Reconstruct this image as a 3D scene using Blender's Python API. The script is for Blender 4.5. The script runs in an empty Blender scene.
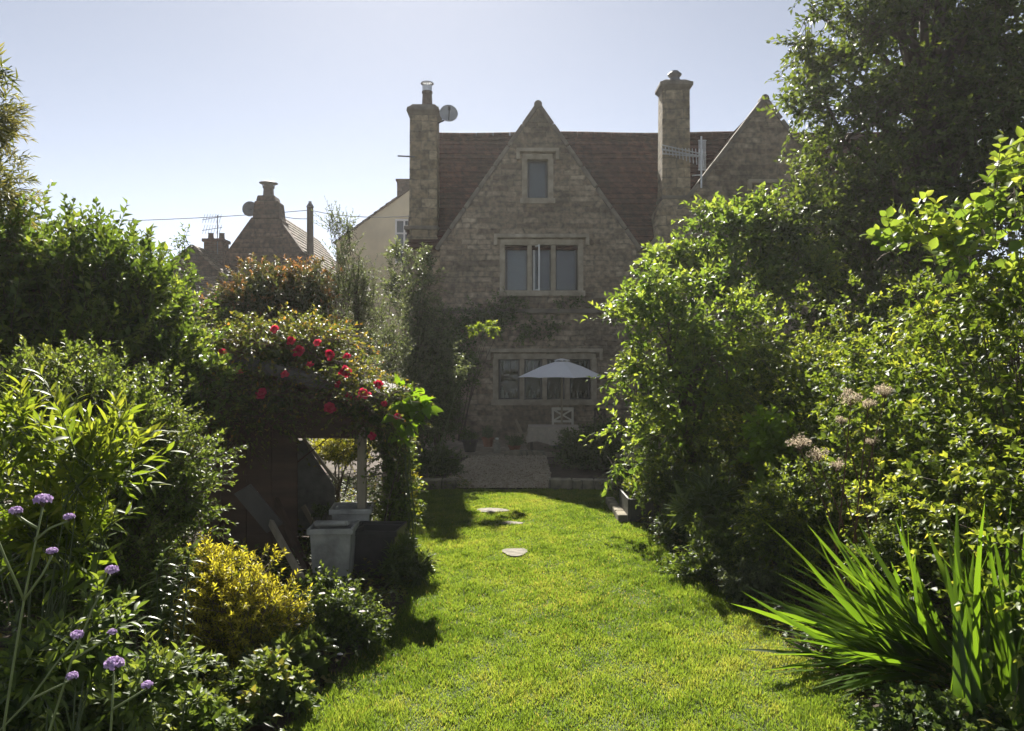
import bpy, math, random
import numpy as np
from mathutils import Vector, Matrix
from mathutils.geometry import tessellate_polygon

# ------------------------------------------------------------------ camera, sky, sun, exposure
scene = bpy.context.scene
COL = scene.collection
rad = math.radians
cam = bpy.data.objects.new('camera', bpy.data.cameras.new('camera'))
COL.objects.link(cam)
CAMZ, FPX = 1.75, 770.0
cam.location = (0, 0, CAMZ)
cam.rotation_euler = (rad(90), 0, 0)
cam.data.sensor_width = 36
cam.data.lens = 36 * FPX / 1024
cam.data.clip_start = 0.05
cam.data.clip_end = 2000
scene.camera = cam

SUN_EL, SUN_AZ = 38.0, -7.5          # azimuth from +Y (straight ahead), negative = left
VEIL_D = .0008  # density of the added volume that imitates lens glare
world = bpy.data.worlds.new("World")
scene.world = world
world.use_nodes = True
wn = world.node_tree
sky = wn.nodes.new('ShaderNodeTexSky')
sky.sky_type = 'NISHITA'
sky.sun_disc = False
sky.sun_elevation = rad(SUN_EL)
sky.sun_rotation = rad(SUN_AZ % 360)
sky.air_density = 0.5
sky.dust_density = 0.15
sky.ozone_density = 0.35
bg = wn.nodes['Background']
bg.inputs['Strength'].default_value = 0.05
hs = wn.nodes.new('ShaderNodeHueSaturation')
hs.inputs['Saturation'].default_value = .5      # sky blue greyed by hand to imitate thin misty air
wn.links.new(sky.outputs[0], hs.inputs['Color'])
wn.links.new(hs.outputs[0], bg.inputs[0])

sun = bpy.data.objects.new('sun', bpy.data.lights.new('sun', 'SUN'))
COL.objects.link(sun)
sun.data.energy = 5.0
sun.data.angle = rad(0.6)
sun.data.color = (1.0, 0.95, 0.85)
S = Vector((math.sin(rad(SUN_AZ)) * math.cos(rad(SUN_EL)), math.cos(rad(SUN_AZ)) * math.cos(rad(SUN_EL)), math.sin(rad(SUN_EL))))
sun.rotation_euler = S.to_track_quat('Z', 'Y').to_euler()
sun.location = (0, 40, 40)

vs = scene.view_settings
vs.view_transform = 'Standard'
vs.look = 'None'
vs.gamma = 1
vs.use_curve_mapping = False
vs.exposure = 1.64
scene.cycles.use_denoising = True
scene.cycles.max_bounces = 8
scene.cycles.diffuse_bounces = 6
scene.cycles.transmission_bounces = 6
scene.cycles.transparent_max_bounces = 12
scene.cycles.sample_clamp_indirect = 4

# ------------------------------------------------------------------ helpers
rng = np.random.default_rng(11)
random.seed(5)


def at(px, py, Y):
    return np.array([(px - 512) / FPX * Y, Y, CAMZ - (py - 365.5) / FPX * Y])


def V(*a):
    return np.array(a, float)


def unit(v):
    v = np.asarray(v, float)
    return v / np.maximum(np.linalg.norm(v, axis=-1, keepdims=True), 1e-9)


def tag(o, label=None, cat=None, group=None, kind=None):
    if label: o['label'] = label
    if cat: o['category'] = cat
    if group: o['group'] = group
    if kind: o['kind'] = kind
    return o


def thing(name, label, cat, loc, group=None):
    o = bpy.data.objects.new(name, None)
    o.empty_display_size = 0.1
    COL.objects.link(o)
    o.location = [float(c) for c in loc]
    return tag(o, label, cat, group)


def link(name, me, mat, parent=None):
    o = bpy.data.objects.new(name, me)
    COL.objects.link(o)
    if mat:
        me.materials.append(mat)
    if parent is not None:
        o.parent = parent
        if parent.type == 'EMPTY':
            o.matrix_parent_inverse = Matrix.Translation(-Vector(parent.location))
    return o


def dup(root, loc, label=None, rotz=0.0, scale=1.0):
    r = root.copy()
    COL.objects.link(r)
    r.location = [float(c) for c in loc]
    r.rotation_euler = (0, 0, rotz)
    r.scale = (scale,) * 3
    if label: r['label'] = label
    for ch in list(root.children):
        c = ch.copy()
        COL.objects.link(c)
        c.parent = r
        for g in ch.children:
            d = g.copy()
            COL.objects.link(d)
            d.parent = c
    return r


class MB:
    def __init__(s):
        s.v, s.f = [], []

    def add(s, vs_, fs):
        n = len(s.v)
        s.v += [tuple(map(float, p)) for p in vs_]
        s.f += [tuple(i + n for i in f) for f in fs]
        return s

    def box(s, c, size, R=None):
        sx, sy, sz = [d / 2 for d in size]
        vs_ = [Vector((x, y, z)) for x in (-sx, sx) for y in (-sy, sy) for z in (-sz, sz)]
        if R is not None: vs_ = [R @ p for p in vs_]
        c = Vector([float(k) for k in c])
        return s.add([p + c for p in vs_], [(0, 1, 3, 2), (4, 6, 7, 5), (0, 4, 5, 1), (2, 3, 7, 6), (0, 2, 6, 4), (1, 5, 7, 3)])

    def beam(s, p, q, w, h, up=(0, 0, 1)):
        p, q = Vector([float(k) for k in p]), Vector([float(k) for k in q])
        d = (q - p).normalized()
        u = Vector(up)
        if abs(d.dot(u)) > .98: u = Vector((0, 1, 0))
        x = d.cross(u).normalized()
        z = x.cross(d).normalized()
        R = Matrix((x, d, z)).transposed()
        return s.box((p + q) / 2, (w, (q - p).length, h), R)

    def tube(s, pts, r, n=8, cap=True):
        pts = np.asarray(pts, float)
        k = len(pts)
        r = np.broadcast_to(np.asarray(r, float), (k,))
        t = np.zeros_like(pts)
        t[1:-1] = pts[2:] - pts[:-2]
        t[0] = pts[1] - pts[0]
        t[-1] = pts[-1] - pts[-2]
        t = unit(t)
        u = np.cross(t[0], (0, 0, 1)) if abs(t[0][2]) < .9 else np.cross(t[0], (1, 0, 0))
        u = unit(u)
        vs_ = []
        for i in range(k):
            u = unit(u - t[i] * np.dot(u, t[i]))
            w = np.cross(t[i], u)
            for j in range(n):
                a = 2 * math.pi * j / n
                vs_.append(pts[i] + r[i] * (u * math.cos(a) + w * math.sin(a)))
        fs = [(i * n + j, i * n + (j + 1) % n, (i + 1) * n + (j + 1) % n, (i + 1) * n + j) for i in range(k - 1) for j in range(n)]
        if cap:
            fs += [tuple(range(n - 1, -1, -1)), tuple(range((k - 1) * n, k * n))]
        return s.add(vs_, fs)

    def lathe(s, prof, c, n=20):
        c = np.asarray(c, float)
        vs_ = []
        for r, z in prof:
            for j in range(n):
                a = 2 * math.pi * j / n
                vs_.append(c + (max(r, 1e-4) * math.cos(a), max(r, 1e-4) * math.sin(a), z))
        k = len(prof)
        fs = [(i * n + j, i * n + (j + 1) % n, (i + 1) * n + (j + 1) % n, (i + 1) * n + j) for i in range(k - 1) for j in range(n)]
        fs += [tuple(range(n - 1, -1, -1)), tuple(range((k - 1) * n, k * n))]
        return s.add(vs_, fs)

    def frustum(s, c, b, t, h):
        """four-sided tapered block: bottom (bx,by), top (tx,ty), height h"""
        x, y, z = c
        vs_ = [(x + sx * b[0] / 2, y + sy * b[1] / 2, z) for sx, sy in ((-1, -1), (1, -1), (1, 1), (-1, 1))]
        vs_ += [(x + sx * t[0] / 2, y + sy * t[1] / 2, z + h) for sx, sy in ((-1, -1), (1, -1), (1, 1), (-1, 1))]
        return s.add(vs_, [(3, 2, 1, 0), (4, 5, 6, 7), (0, 1, 5, 4), (1, 2, 6, 5), (2, 3, 7, 6), (3, 0, 4, 7)])

    def wall(s, outer, holes, y0, y1):
        """flat wall in the XZ plane between y0 (front) and y1 with rectangular openings"""
        loops = [list(outer)] + [[(a, b), (a, d), (c, d), (c, b)] for a, b, c, d in holes]
        flat = [p for l in loops for p in l]
        tris = tessellate_polygon([[Vector((p[0], p[1], 0)) for p in l] for l in loops])
        n = len(flat)
        vs_ = [(p[0], y0, p[1]) for p in flat] + [(p[0], y1, p[1]) for p in flat]
        fs = [tuple(t) for t in tris] + [tuple(i + n for i in reversed(t)) for t in tris]
        k = 0
        for l in loops:
            m = len(l)
            for i in range(m):
                a, b = k + i, k + (i + 1) % m
                fs.append((a, b, b + n, a + n))
            k += m
        return s.add(vs_, fs)

    def courses(s, a0, a1, b0, b1, n, lift=.035, base=.02):
        """stepped tile courses: eave edge a0-a1, ridge edge b0-b1"""
        a0, a1, b0, b1 = [np.asarray(p, float) for p in (a0, a1, b0, b1)]
        nr = unit(np.cross(a1 - a0, b0 - a0))
        if nr[2] < 0: nr = -nr
        for i in range(n):
            t0, t1 = i / n, min(1, (i + 1.15) / n)
            p, q = a0 + (b0 - a0) * t0, a1 + (b1 - a1) * t0
            r, w = a0 + (b0 - a0) * t1, a1 + (b1 - a1) * t1
            j = rng.uniform(-.006, .006)
            s.add([p + nr * (lift + base + j), q + nr * (lift + base - j), w + nr * base, r + nr * base,
                   p - nr * .02, q - nr * .02, w - nr * .04, r - nr * .04],
                  [(0, 1, 2, 3), (7, 6, 5, 4), (0, 4, 5, 1), (1, 5, 6, 2), (2, 6, 7, 3), (3, 7, 4, 0)])
        return s

    def build(s, name, mat, parent=None, bevel=0, smooth=False):
        me = bpy.data.meshes.new(name)
        me.from_pydata(s.v, [], s.f)
        me.update()
        if smooth:
            me.polygons.foreach_set('use_smooth', [True] * len(me.polygons))
        o = link(name, me, mat, parent)
        if bevel:
            m = o.modifiers.new('bevel', 'BEVEL')
            m.width = bevel
            m.segments = 2
            m.limit_method = 'ANGLE'
        return o


def fast_mesh(name, co, loops, starts, tint=None, smooth=False):
    me = bpy.data.meshes.new(name)
    me.vertices.add(len(co))
    me.vertices.foreach_set('co', np.ascontiguousarray(co, np.float32).ravel())
    me.loops.add(len(loops))
    me.loops.foreach_set('vertex_index', np.ascontiguousarray(loops, np.int32))
    me.polygons.add(len(starts))
    me.polygons.foreach_set('loop_start', np.ascontiguousarray(starts, np.int32))
    me.update(calc_edges=True)
    if smooth:
        me.polygons.foreach_set('use_smooth', np.ones(len(starts), bool))
    if tint is not None:
        a = me.attributes.new('tint', 'FLOAT', 'POINT')
        a.data.foreach_set('value', np.ascontiguousarray(tint, np.float32))
    return me


PROF = {
    'ovate': ([0, .22, .5, .8, 1], [.04, .40, .5, .27, 0]),
    'lance': ([0, .25, .5, .75, 1], [.10, .42, .5, .30, 0]),
    'heart': ([0, .12, .4, .75, 1], [.25, .50, .48, .25, 0]),
    'blade': ([0, .15, .4, .65, .85, 1], [.40, .48, .5, .42, .25, 0]),
    'petal': ([0, .3, .7, 1], [.12, .42, .5, .28]),
}


def leaf_mesh(name, mat, parent, pos, d, n, L, W, tint, prof='simple', fold=.35, curl=.2, smooth=False):
    """one mesh of many separate leaves, each bent along its midrib"""
    N = len(pos)
    L = np.broadcast_to(np.asarray(L, float), (N,))[:, None]
    W = np.broadcast_to(np.asarray(W, float), (N,))[:, None]
    tint = np.broadcast_to(np.asarray(tint, float), (N,))
    d = unit(d)
    n = unit(n - d * np.sum(n * d, 1, keepdims=True))
    sd = np.cross(d, n)
    if prof == 'simple':
        m = pos + d * L * .5 - n * L * curl * .25
        l = pos + d * L * .42 + sd * W * .5 + n * W * fold * .5
        r = pos + d * L * .42 - sd * W * .5 + n * W * fold * .5
        tip = pos + d * L - n * L * curl
        co = np.stack([pos, l, m, r, tip], 1).reshape(-1, 3)
        tri = np.array([0, 2, 1, 0, 3, 2, 1, 2, 4, 2, 3, 4])
        loops = (np.arange(N)[:, None] * 5 + tri).ravel()
        starts = np.arange(N * 4) * 3
        K = 5
    elif prof == 'grass':
        m = d * L * .55 - n * L * curl * .25
        co = np.stack([pos + sd * W * .5, pos - sd * W * .5, pos + m + sd * W * .4, pos + m - sd * W * .4,
                       pos + d * L - n * L * curl], 1).reshape(-1, 3)
        idx = np.array([0, 1, 3, 2, 2, 3, 4])
        loops = (np.arange(N)[:, None] * 5 + idx).ravel()
        starts = (np.arange(N)[:, None] * 7 + np.array([0, 4])).ravel()
        K = 5
    else:
        ts, ws = PROF[prof]
        rows = []
        for t, w in zip(ts, ws):
            c = pos + d * L * t - n * L * curl * t * t
            rows += [c + sd * W * w + n * W * w * fold, c, c - sd * W * w + n * W * w * fold]
        k = len(ts)
        co = np.stack(rows, 1).reshape(-1, 3)
        q = []
        for i in range(k - 1):
            a = i * 3
            q += [a, a + 1, a + 4, a + 3, a + 1, a + 2, a + 5, a + 4]
        q = np.array(q)
        loops = (np.arange(N)[:, None] * (k * 3) + q).ravel()
        starts = np.arange(N * (k - 1) * 2) * 4
        K = k * 3
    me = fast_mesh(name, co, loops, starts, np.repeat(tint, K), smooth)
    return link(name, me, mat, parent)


def rdir(n):
    return unit(rng.normal(size=(n, 3)))


def sticks(name, mat, parent, a, b, r0, r1, sag=0.0, seg=2, sides=4):
    """many thin tapered stems in one mesh"""
    a, b = np.asarray(a, float), np.asarray(b, float)
    N = len(a)
    r0 = np.broadcast_to(np.asarray(r0, float), (N,))
    r1 = np.broadcast_to(np.asarray(r1, float), (N,))
    d = unit(b - a)
    u = np.cross(d, np.where(np.abs(d[:, 2:3]) < .9, V(0, 0, 1), V(1, 0, 0)))
    u = unit(u)
    w = np.cross(d, u)
    rows = []
    for i in range(seg + 1):
        t = i / seg
        c = a + (b - a) * t
        c = c + V(0, 0, 1) * (sag * 4 * t * (1 - t))
        rr = (r0 * (1 - t) + r1 * t)[:, None]
        for j in range(sides):
            an = 2 * math.pi * j / sides
            rows.append(c + rr * (u * math.cos(an) + w * math.sin(an)))
    co = np.stack(rows, 1).reshape(-1, 3)
    q = []
    for i in range(seg):
        for j in range(sides):
            q += [i * sides + j, i * sides + (j + 1) % sides, (i + 1) * sides + (j + 1) % sides, (i + 1) * sides + j]
    loops = (np.arange(N)[:, None] * ((seg + 1) * sides) + np.array(q)).ravel()
    me = fast_mesh(name, co, loops, np.arange(N * seg * sides) * 4, None, True)
    return link(name, me, mat, parent)


def lob(px, py, Y, rx, rz, ry):
    """lobe of a crown: centre seen near that part of the picture at distance Y, radii in metres"""
    c = at(px, py, Y)
    return (c, V(rx / FPX * Y, ry, rz / FPX * Y))


def cloud(lobes, nshoot, slen, per, L, W, up=.45, out=.7, rnd=.45, clump=7, droop=.25, interior=.35, ang=55,
          face=.7, shell=.45, hemi=-.5, tipgrow=.3, ground=.03, tipsize=.7):
    """leafy shoots growing out of a set of ellipsoid lobes -> leaf arrays + shoot segments"""
    area = np.array([(r[0] * r[1] + r[1] * r[2] + r[0] * r[2]) for c, r in lobes])
    share = area / area.sum()
    B, D, CT = [], [], []
    IP = []
    for (c, r), s in zip(lobes, share):
        ns = max(clump, int(nshoot * s))
        nc = max(2, ns // clump)
        cd = rdir(nc * 6 + 12)
        cd = cd[cd[:, 2] > hemi][:nc]
        nc = len(cd)
        cs = rng.uniform(.64, 1.17, nc)
        ct = rng.uniform(0, 1, nc)
        idx = rng.integers(0, nc, ns)
        dd = unit(cd[idx] + rng.normal(size=(ns, 3)) * .22)
        rf = (1 - shell * rng.uniform(0, 1, ns) ** 1.4) * cs[idx]
        B.append(c + dd * r * rf[:, None])
        o = unit(dd / r)
        D.append(unit(o * out + V(0, 0, up) + rng.normal(size=(ns, 3)) * rnd))
        CT.append(ct[idx])
        ni = int(ns * per * interior)
        di = rdir(ni)
        IP.append(c + di * r * (rng.uniform(0, 1, ni) ** .5 * .72)[:, None])
    B, D, CT = np.concatenate(B), np.concatenate(D), np.concatenate(CT)
    IP = np.concatenate(IP)
    ok = B[:, 2] > ground
    if not ok.any(): raise ValueError('no shoots above ground %s' % lobes)
    B, D, CT = B[ok], D[ok], CT[ok]
    ns = len(B)
    sl = slen * rng.uniform(.55, 1.35, ns)
    k = np.arange(per)
    t = (k + rng.uniform(.2, 1, (ns, per))) / per
    P = B[:, None] + D[:, None] * (sl[:, None] * t)[..., None]
    P[..., 2] -= droop * (sl[:, None] * t) ** 2 / slen
    u = unit(np.cross(D, V(.13, .2, .97)))
    w = np.cross(D, u)
    ph = k * 2.4 + rng.uniform(0, 6.28, (ns, 1)) + rng.normal(size=(ns, per)) * .35
    a = np.radians(ang * rng.uniform(.6, 1.3, (ns, per))) * (1 - .45 * t)
    ld = D[:, None] * np.cos(a)[..., None] + (u[:, None] * np.cos(ph)[..., None] + w[:, None] * np.sin(ph)[..., None]) * np.sin(a)[..., None]
    ld[..., 2] -= .18 * droop / .25
    ld = unit(ld)
    nn = unit(V(0, 0, 1) * face + D[:, None] * .35 + rng.normal(size=(ns, per, 3)) * .5)
    sz = rng.uniform(.7, 1.25, (ns, per)) * (1 - (1 - tipsize) * t)
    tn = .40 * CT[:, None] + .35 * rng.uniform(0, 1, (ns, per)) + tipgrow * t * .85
    pos, dr, nr = P.reshape(-1, 3), ld.reshape(-1, 3), nn.reshape(-1, 3)
    sz, tn = sz.ravel(), tn.ravel()
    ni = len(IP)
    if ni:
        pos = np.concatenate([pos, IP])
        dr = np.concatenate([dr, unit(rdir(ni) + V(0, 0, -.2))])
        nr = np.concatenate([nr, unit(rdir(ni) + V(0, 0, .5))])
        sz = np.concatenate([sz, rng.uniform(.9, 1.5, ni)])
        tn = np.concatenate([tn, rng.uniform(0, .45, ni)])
    ok = pos[:, 2] > ground
    tips = B + D * sl[:, None]
    tips[:, 2] -= droop * sl ** 2 / slen
    return dict(pos=pos[ok], d=dr[ok], n=nr[ok], L=L * sz[ok], W=W * sz[ok], tint=np.clip(tn[ok], 0, 1), B=B, T=tips)


def plant(name, label, cat, base, lobes, mat, wood, nshoot, slen, per, L, W, prof='simple', fold=.35, curl=.22,
          group=None, nstem=10, stem_r=.012, twig=.0022, twigs=True, smooth=False, trunk=None, limb_r=None, part='foliage', stem_part='stem', **kw):
    root = thing(name, label, cat, base, group)
    cl = cloud(lobes, nshoot, slen, per, L, W, **kw)
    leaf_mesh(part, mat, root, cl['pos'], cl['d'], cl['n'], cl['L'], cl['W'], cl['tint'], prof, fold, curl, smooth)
    B, T = cl['B'], cl['T']
    if twigs and len(B) > 60:
        keep = rng.random(len(B)) < min(1, 4000 / len(B))
        sticks('twig', wood, root, B[keep] - (T[keep] - B[keep]) * .4, T[keep], twig * 1.6, twig * .6, 0, 1, 3)
    # main stems: from the ground to points inside the crown
    mb = MB()
    base = np.asarray(base, float)
    if trunk is None:
        sel = B[rng.integers(0, len(B), nstem)]
        for p in sel:
            b0 = base + V(rng.normal() * .06, rng.normal() * .06, -.05)
            mid = (b0 * .45 + p * .55) + rng.normal(size=3) * .06
            mid[:2] = b0[:2] * .6 + p[:2] * .4
            mb.tube([b0, (b0 + mid) / 2 + rng.normal(size=3) * .02, mid, (mid + p) / 2, p], np.array([1, .85, .7, .45, .15]) * stem_r, 5)
    else:
        tk = np.asarray(trunk[0], float)
        tr = np.asarray(trunk[1], float)
        mb.tube(tk, tr, 10)
        lr = limb_r or tr[-1] * .7
        for i in range(nstem):
            p = B[rng.integers(0, len(B))]
            j = rng.uniform(.45, 1) * (len(tk) - 1)
            i0 = min(int(j), len(tk) - 2)
            b0 = tk[i0] + (tk[i0 + 1] - tk[i0]) * (j - i0)
            m1 = b0 * .65 + p * .35 + V(0, 0, .12 * np.linalg.norm(p - b0)) + rng.normal(size=3) * .05 * np.linalg.norm(p - b0)
            m2 = b0 * .3 + p * .7 + V(0, 0, .08 * np.linalg.norm(p - b0)) + rng.normal(size=3) * .05 * np.linalg.norm(p - b0)
            mb.tube([b0, m1, m2, p], np.array([1, .7, .4, .12]) * lr, 6)
    mb.build(stem_part, wood, root, smooth=True)
    return root


# ------------------------------------------------------------------ materials
def mat_new(name):
    m = bpy.data.materials.new(name)
    m.use_nodes = True
    nt = m.node_tree
    return m, nt, nt.nodes['Principled BSDF']


def ramp(nt, cols, pos=None):
    r = nt.nodes.new('ShaderNodeValToRGB')
    e = r.color_ramp.elements
    pos = pos or [i / (len(cols) - 1) for i in range(len(cols))]
    e[0].position, e[0].color = pos[0], (*cols[0], 1)
    e[1].position, e[1].color = pos[-1], (*cols[-1], 1)
    for p, c in zip(pos[1:-1], cols[1:-1]):
        x = e.new(p)
        x.color = (*c, 1)
    return r


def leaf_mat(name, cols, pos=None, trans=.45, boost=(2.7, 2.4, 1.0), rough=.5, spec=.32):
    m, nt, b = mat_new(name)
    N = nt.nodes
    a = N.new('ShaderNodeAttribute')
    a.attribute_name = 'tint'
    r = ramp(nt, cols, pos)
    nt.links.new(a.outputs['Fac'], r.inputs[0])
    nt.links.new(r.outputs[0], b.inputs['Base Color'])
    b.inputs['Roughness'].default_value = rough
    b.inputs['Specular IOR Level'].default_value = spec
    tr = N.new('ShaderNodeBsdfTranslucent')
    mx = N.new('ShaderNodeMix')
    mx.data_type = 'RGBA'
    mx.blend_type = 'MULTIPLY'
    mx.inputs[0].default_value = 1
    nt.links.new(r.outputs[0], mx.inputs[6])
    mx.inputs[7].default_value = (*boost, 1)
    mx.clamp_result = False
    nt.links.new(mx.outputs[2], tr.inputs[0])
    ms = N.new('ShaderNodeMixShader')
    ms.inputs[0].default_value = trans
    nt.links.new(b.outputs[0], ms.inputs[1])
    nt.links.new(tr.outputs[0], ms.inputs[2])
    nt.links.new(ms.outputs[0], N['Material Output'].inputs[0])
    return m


def plain(name, col, rough=.6, var=.25, scale=6, metal=0, bump=0.0, bscale=40, spec=.4, stretch=(1, 1, 1)):
    """one colour broken up by noise (wear, dirt) with an optional fine bump"""
    m, nt, b = mat_new(name)
    N = nt.nodes
    tc = N.new('ShaderNodeTexCoord')
    mp = N.new('ShaderNodeMapping')
    mp.inputs['Scale'].default_value = stretch
    nt.links.new(tc.outputs['Object'], mp.inputs[0])
    nz = N.new('ShaderNodeTexNoise')
    nz.inputs['Scale'].default_value = scale
    nz.inputs['Detail'].default_value = 6
    nt.links.new(mp.outputs[0], nz.inputs['Vector'])
    lo = tuple(c * (1 - var) for c in col)
    hi = tuple(min(1, c * (1 + var)) for c in col)
    r = ramp(nt, [lo, hi], [.3, .7])
    nt.links.new(nz.outputs['Fac'], r.inputs[0])
    nt.links.new(r.outputs[0], b.inputs['Base Color'])
    b.inputs['Roughness'].default_value = rough
    b.inputs['Metallic'].default_value = metal
    b.inputs['Specular IOR Level'].default_value = spec
    if bump:
        n2 = N.new('ShaderNodeTexNoise')
        n2.inputs['Scale'].default_value = bscale
        n2.inputs['Detail'].default_value = 5
        nt.links.new(mp.outputs[0], n2.inputs['Vector'])
        bp = N.new('ShaderNodeBump')
        bp.inputs['Strength'].default_value = bump
        bp.inputs['Distance'].default_value = .02
        nt.links.new(n2.outputs['Fac'], bp.inputs['Height'])
        nt.links.new(bp.outputs[0], b.inputs['Normal'])
    return m


def masonry(name, c1, c2, mortar, bw, bh, ms=.012, distort=.05, stain=(.12, .10, .08), stain_amt=.45, bump=.6, zs=1.0, squash=1.0):
    """coursed stones / tiles in world metres: horizontal = x + y, vertical = z"""
    m, nt, b = mat_new(name)
    N, Lk = nt.nodes, nt.links
    tc = N.new('ShaderNodeTexCoord')
    nzd = N.new('ShaderNodeTexNoise')
    nzd.inputs['Scale'].default_value = 2.2
    nzd.inputs['Detail'].default_value = 4
    Lk.new(tc.outputs['Object'], nzd.inputs['Vector'])
    vm = N.new('ShaderNodeVectorMath')
    vm.operation = 'SCALE'
    vm.inputs['Scale'].default_value = distort
    Lk.new(nzd.outputs['Color'], vm.inputs[0])
    va = N.new('ShaderNodeVectorMath')
    va.operation = 'ADD'
    Lk.new(tc.outputs['Object'], va.inputs[0])
    Lk.new(vm.outputs[0], va.inputs[1])
    sp = N.new('ShaderNodeSeparateXYZ')
    Lk.new(va.outputs[0], sp.inputs[0])
    ad = N.new('ShaderNodeMath')
    Lk.new(sp.outputs[0], ad.inputs[0])
    Lk.new(sp.outputs[1], ad.inputs[1])
    mz = N.new('ShaderNodeMath')
    mz.operation = 'MULTIPLY'
    mz.inputs[1].default_value = zs
    Lk.new(sp.outputs[2], mz.inputs[0])
    cb = N.new('ShaderNodeCombineXYZ')
    Lk.new(ad.outputs[0], cb.inputs[0])
    Lk.new(mz.outputs[0], cb.inputs[1])
    br = N.new('ShaderNodeTexBrick')
    br.inputs['Scale'].default_value = 1
    br.inputs['Brick Width'].default_value = bw
    br.inputs['Row Height'].default_value = bh
    br.inputs['Mortar Size'].default_value = ms
    br.inputs['Mortar Smooth'].default_value = .4
    br.inputs['Color1'].default_value = (*c1, 1)
    br.inputs['Color2'].default_value = (*c2, 1)
    br.inputs['Mortar'].default_value = (*mortar, 1)
    br.offset = .43
    br.squash = squash
    br.squash_frequency = 3
    Lk.new(cb.outputs[0], br.inputs['Vector'])
    # large stains and fine grain
    n2 = N.new('ShaderNodeTexNoise')
    n2.inputs['Scale'].default_value = .9
    n2.inputs['Detail'].default_value = 7
    n2.inputs['Roughness'].default_value = .65
    Lk.new(tc.outputs['Object'], n2.inputs['Vector'])
    mr = N.new('ShaderNodeMapRange')
    mr.inputs[1].default_value, mr.inputs[2].default_value = .42, .68
    mr.inputs[3].default_value, mr.inputs[4].default_value = 0, stain_amt
    Lk.new(n2.outputs['Fac'], mr.inputs[0])
    mx = N.new('ShaderNodeMix')
    mx.data_type = 'RGBA'
    Lk.new(mr.outputs[0], mx.inputs[0])
    Lk.new(br.outputs['Color'], mx.inputs[6])
    mx.inputs[7].default_value = (*stain, 1)
    n3 = N.new('ShaderNodeTexNoise')
    n3.inputs['Scale'].default_value = 9
    n3.inputs['Detail'].default_value = 6
    Lk.new(tc.outputs['Object'], n3.inputs['Vector'])
    rg = ramp(nt, [(.55, .55, .55), (1.35, 1.3, 1.22)], [.32, .7])
    Lk.new(n3.outputs['Fac'], rg.inputs[0])
    m2 = N.new('ShaderNodeMix')
    m2.data_type = 'RGBA'
    m2.blend_type = 'MULTIPLY'
    m2.inputs[0].default_value = 1
    Lk.new(mx.outputs[2], m2.inputs[6])
    Lk.new(rg.outputs[0], m2.inputs[7])
    Lk.new(m2.outputs[2], b.inputs['Base Color'])
    b.inputs['Roughness'].default_value = .9
    b.inputs['Specular IOR Level'].default_value = .2
    h = N.new('ShaderNodeMath')
    h.operation = 'MULTIPLY_ADD'
    Lk.new(br.outputs['Fac'], h.inputs[0])
    h.inputs[1].default_value = -1
    Lk.new(n3.outputs['Fac'], h.inputs[2])
    bp = N.new('ShaderNodeBump')
    bp.inputs['Strength'].default_value = bump
    bp.inputs['Distance'].default_value = .03
    Lk.new(h.outputs[0], bp.inputs['Height'])
    Lk.new(bp.outputs[0], b.inputs['Normal'])
    return m


def glass_mat(name):
    m, nt, b = mat_new(name)
    N = nt.nodes
    tr = N.new('ShaderNodeBsdfTransparent')
    tr.inputs[0].default_value = (.75, .78, .78, 1)
    gl = N.new('ShaderNodeBsdfGlossy')
    gl.inputs['Roughness'].default_value = .04
    fr = N.new('ShaderNodeFresnel')
    fr.inputs[0].default_value = 1.45
    wv = N.new('ShaderNodeTexNoise')
    wv.inputs['Scale'].default_value = 3.5
    wb = N.new('ShaderNodeBump')
    wb.inputs['Strength'].default_value = .35
    wb.inputs['Distance'].default_value = .05
    nt.links.new(wv.outputs['Fac'], wb.inputs['Height'])
    nt.links.new(wb.outputs[0], gl.inputs['Normal'])
    ms = N.new('ShaderNodeMixShader')
    nt.links.new(fr.outputs[0], ms.inputs[0])
    nt.links.new(tr.outputs[0], ms.inputs[1])
    nt.links.new(gl.outputs[0], ms.inputs[2])
    nt.links.new(ms.outputs[0], N['Material Output'].inputs[0])
    return m


M = {}
M['stone'] = masonry('cotswold_rubble', (.20, .155, .115), (.40, .335, .255), (.27, .23, .18), .36, .125, .014, .09, (.09, .08, .062), .75, .9, squash=1.5)
M['ashlar'] = masonry('dressed_stone', (.23, .185, .125), (.39, .325, .23), (.24, .205, .155), .42, .23, .016, .08, (.10, .085, .065), .6, .7)
M['dressing'] = plain('stone_dressing', (.33, .285, .215), .85, .3, 5, bump=.3, bscale=30)
M['coping'] = plain('stone_coping', (.17, .145, .115), .9, .35, 4, bump=.5, bscale=18)
M['tile'] = masonry('clay_tile', (.066, .026, .020), (.105, .043, .033), (.036, .017, .014), .2, .205, .01, .015, (.045, .04, .03), .5, .4, zs=1.22)
M['stonetile'] = masonry('stone_tile', (.12, .09, .07), (.22, .17, .13), (.06, .05, .04), .28, .2, .015, .03, (.08, .07, .05), .5, .5, zs=1.3)
M['render'] = plain('cream_render', (.62, .55, .38), .85, .14, 1.2, bump=.15, bscale=60)
M['brick'] = masonry('old_brick', (.11, .06, .045), (.17, .09, .065), (.14, .12, .10), .225, .075, .01, .01, (.06, .05, .04), .5, .4)
M['darkstone'] = masonry('dark_rubble', (.075, .048, .036), (.14, .095, .07), (.07, .055, .045), .34, .16, .014, .06, (.07, .06, .05), .5, .6)
M['glass'] = glass_mat('window_glass')
M['iron'] = plain('window_iron', (.10, .095, .09), .5, .2)
M['whitepaint'] = plain('white_paint', (.72, .72, .70), .5, .1, 8)
M['room'] = plain('dark_room', (.07, .06, .05), .9, .1)  # interior shade put into the colour so rooms look unlit
M['blind'] = plain('grey_blind', (.26, .26, .275), .8, .06, 3)
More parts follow.
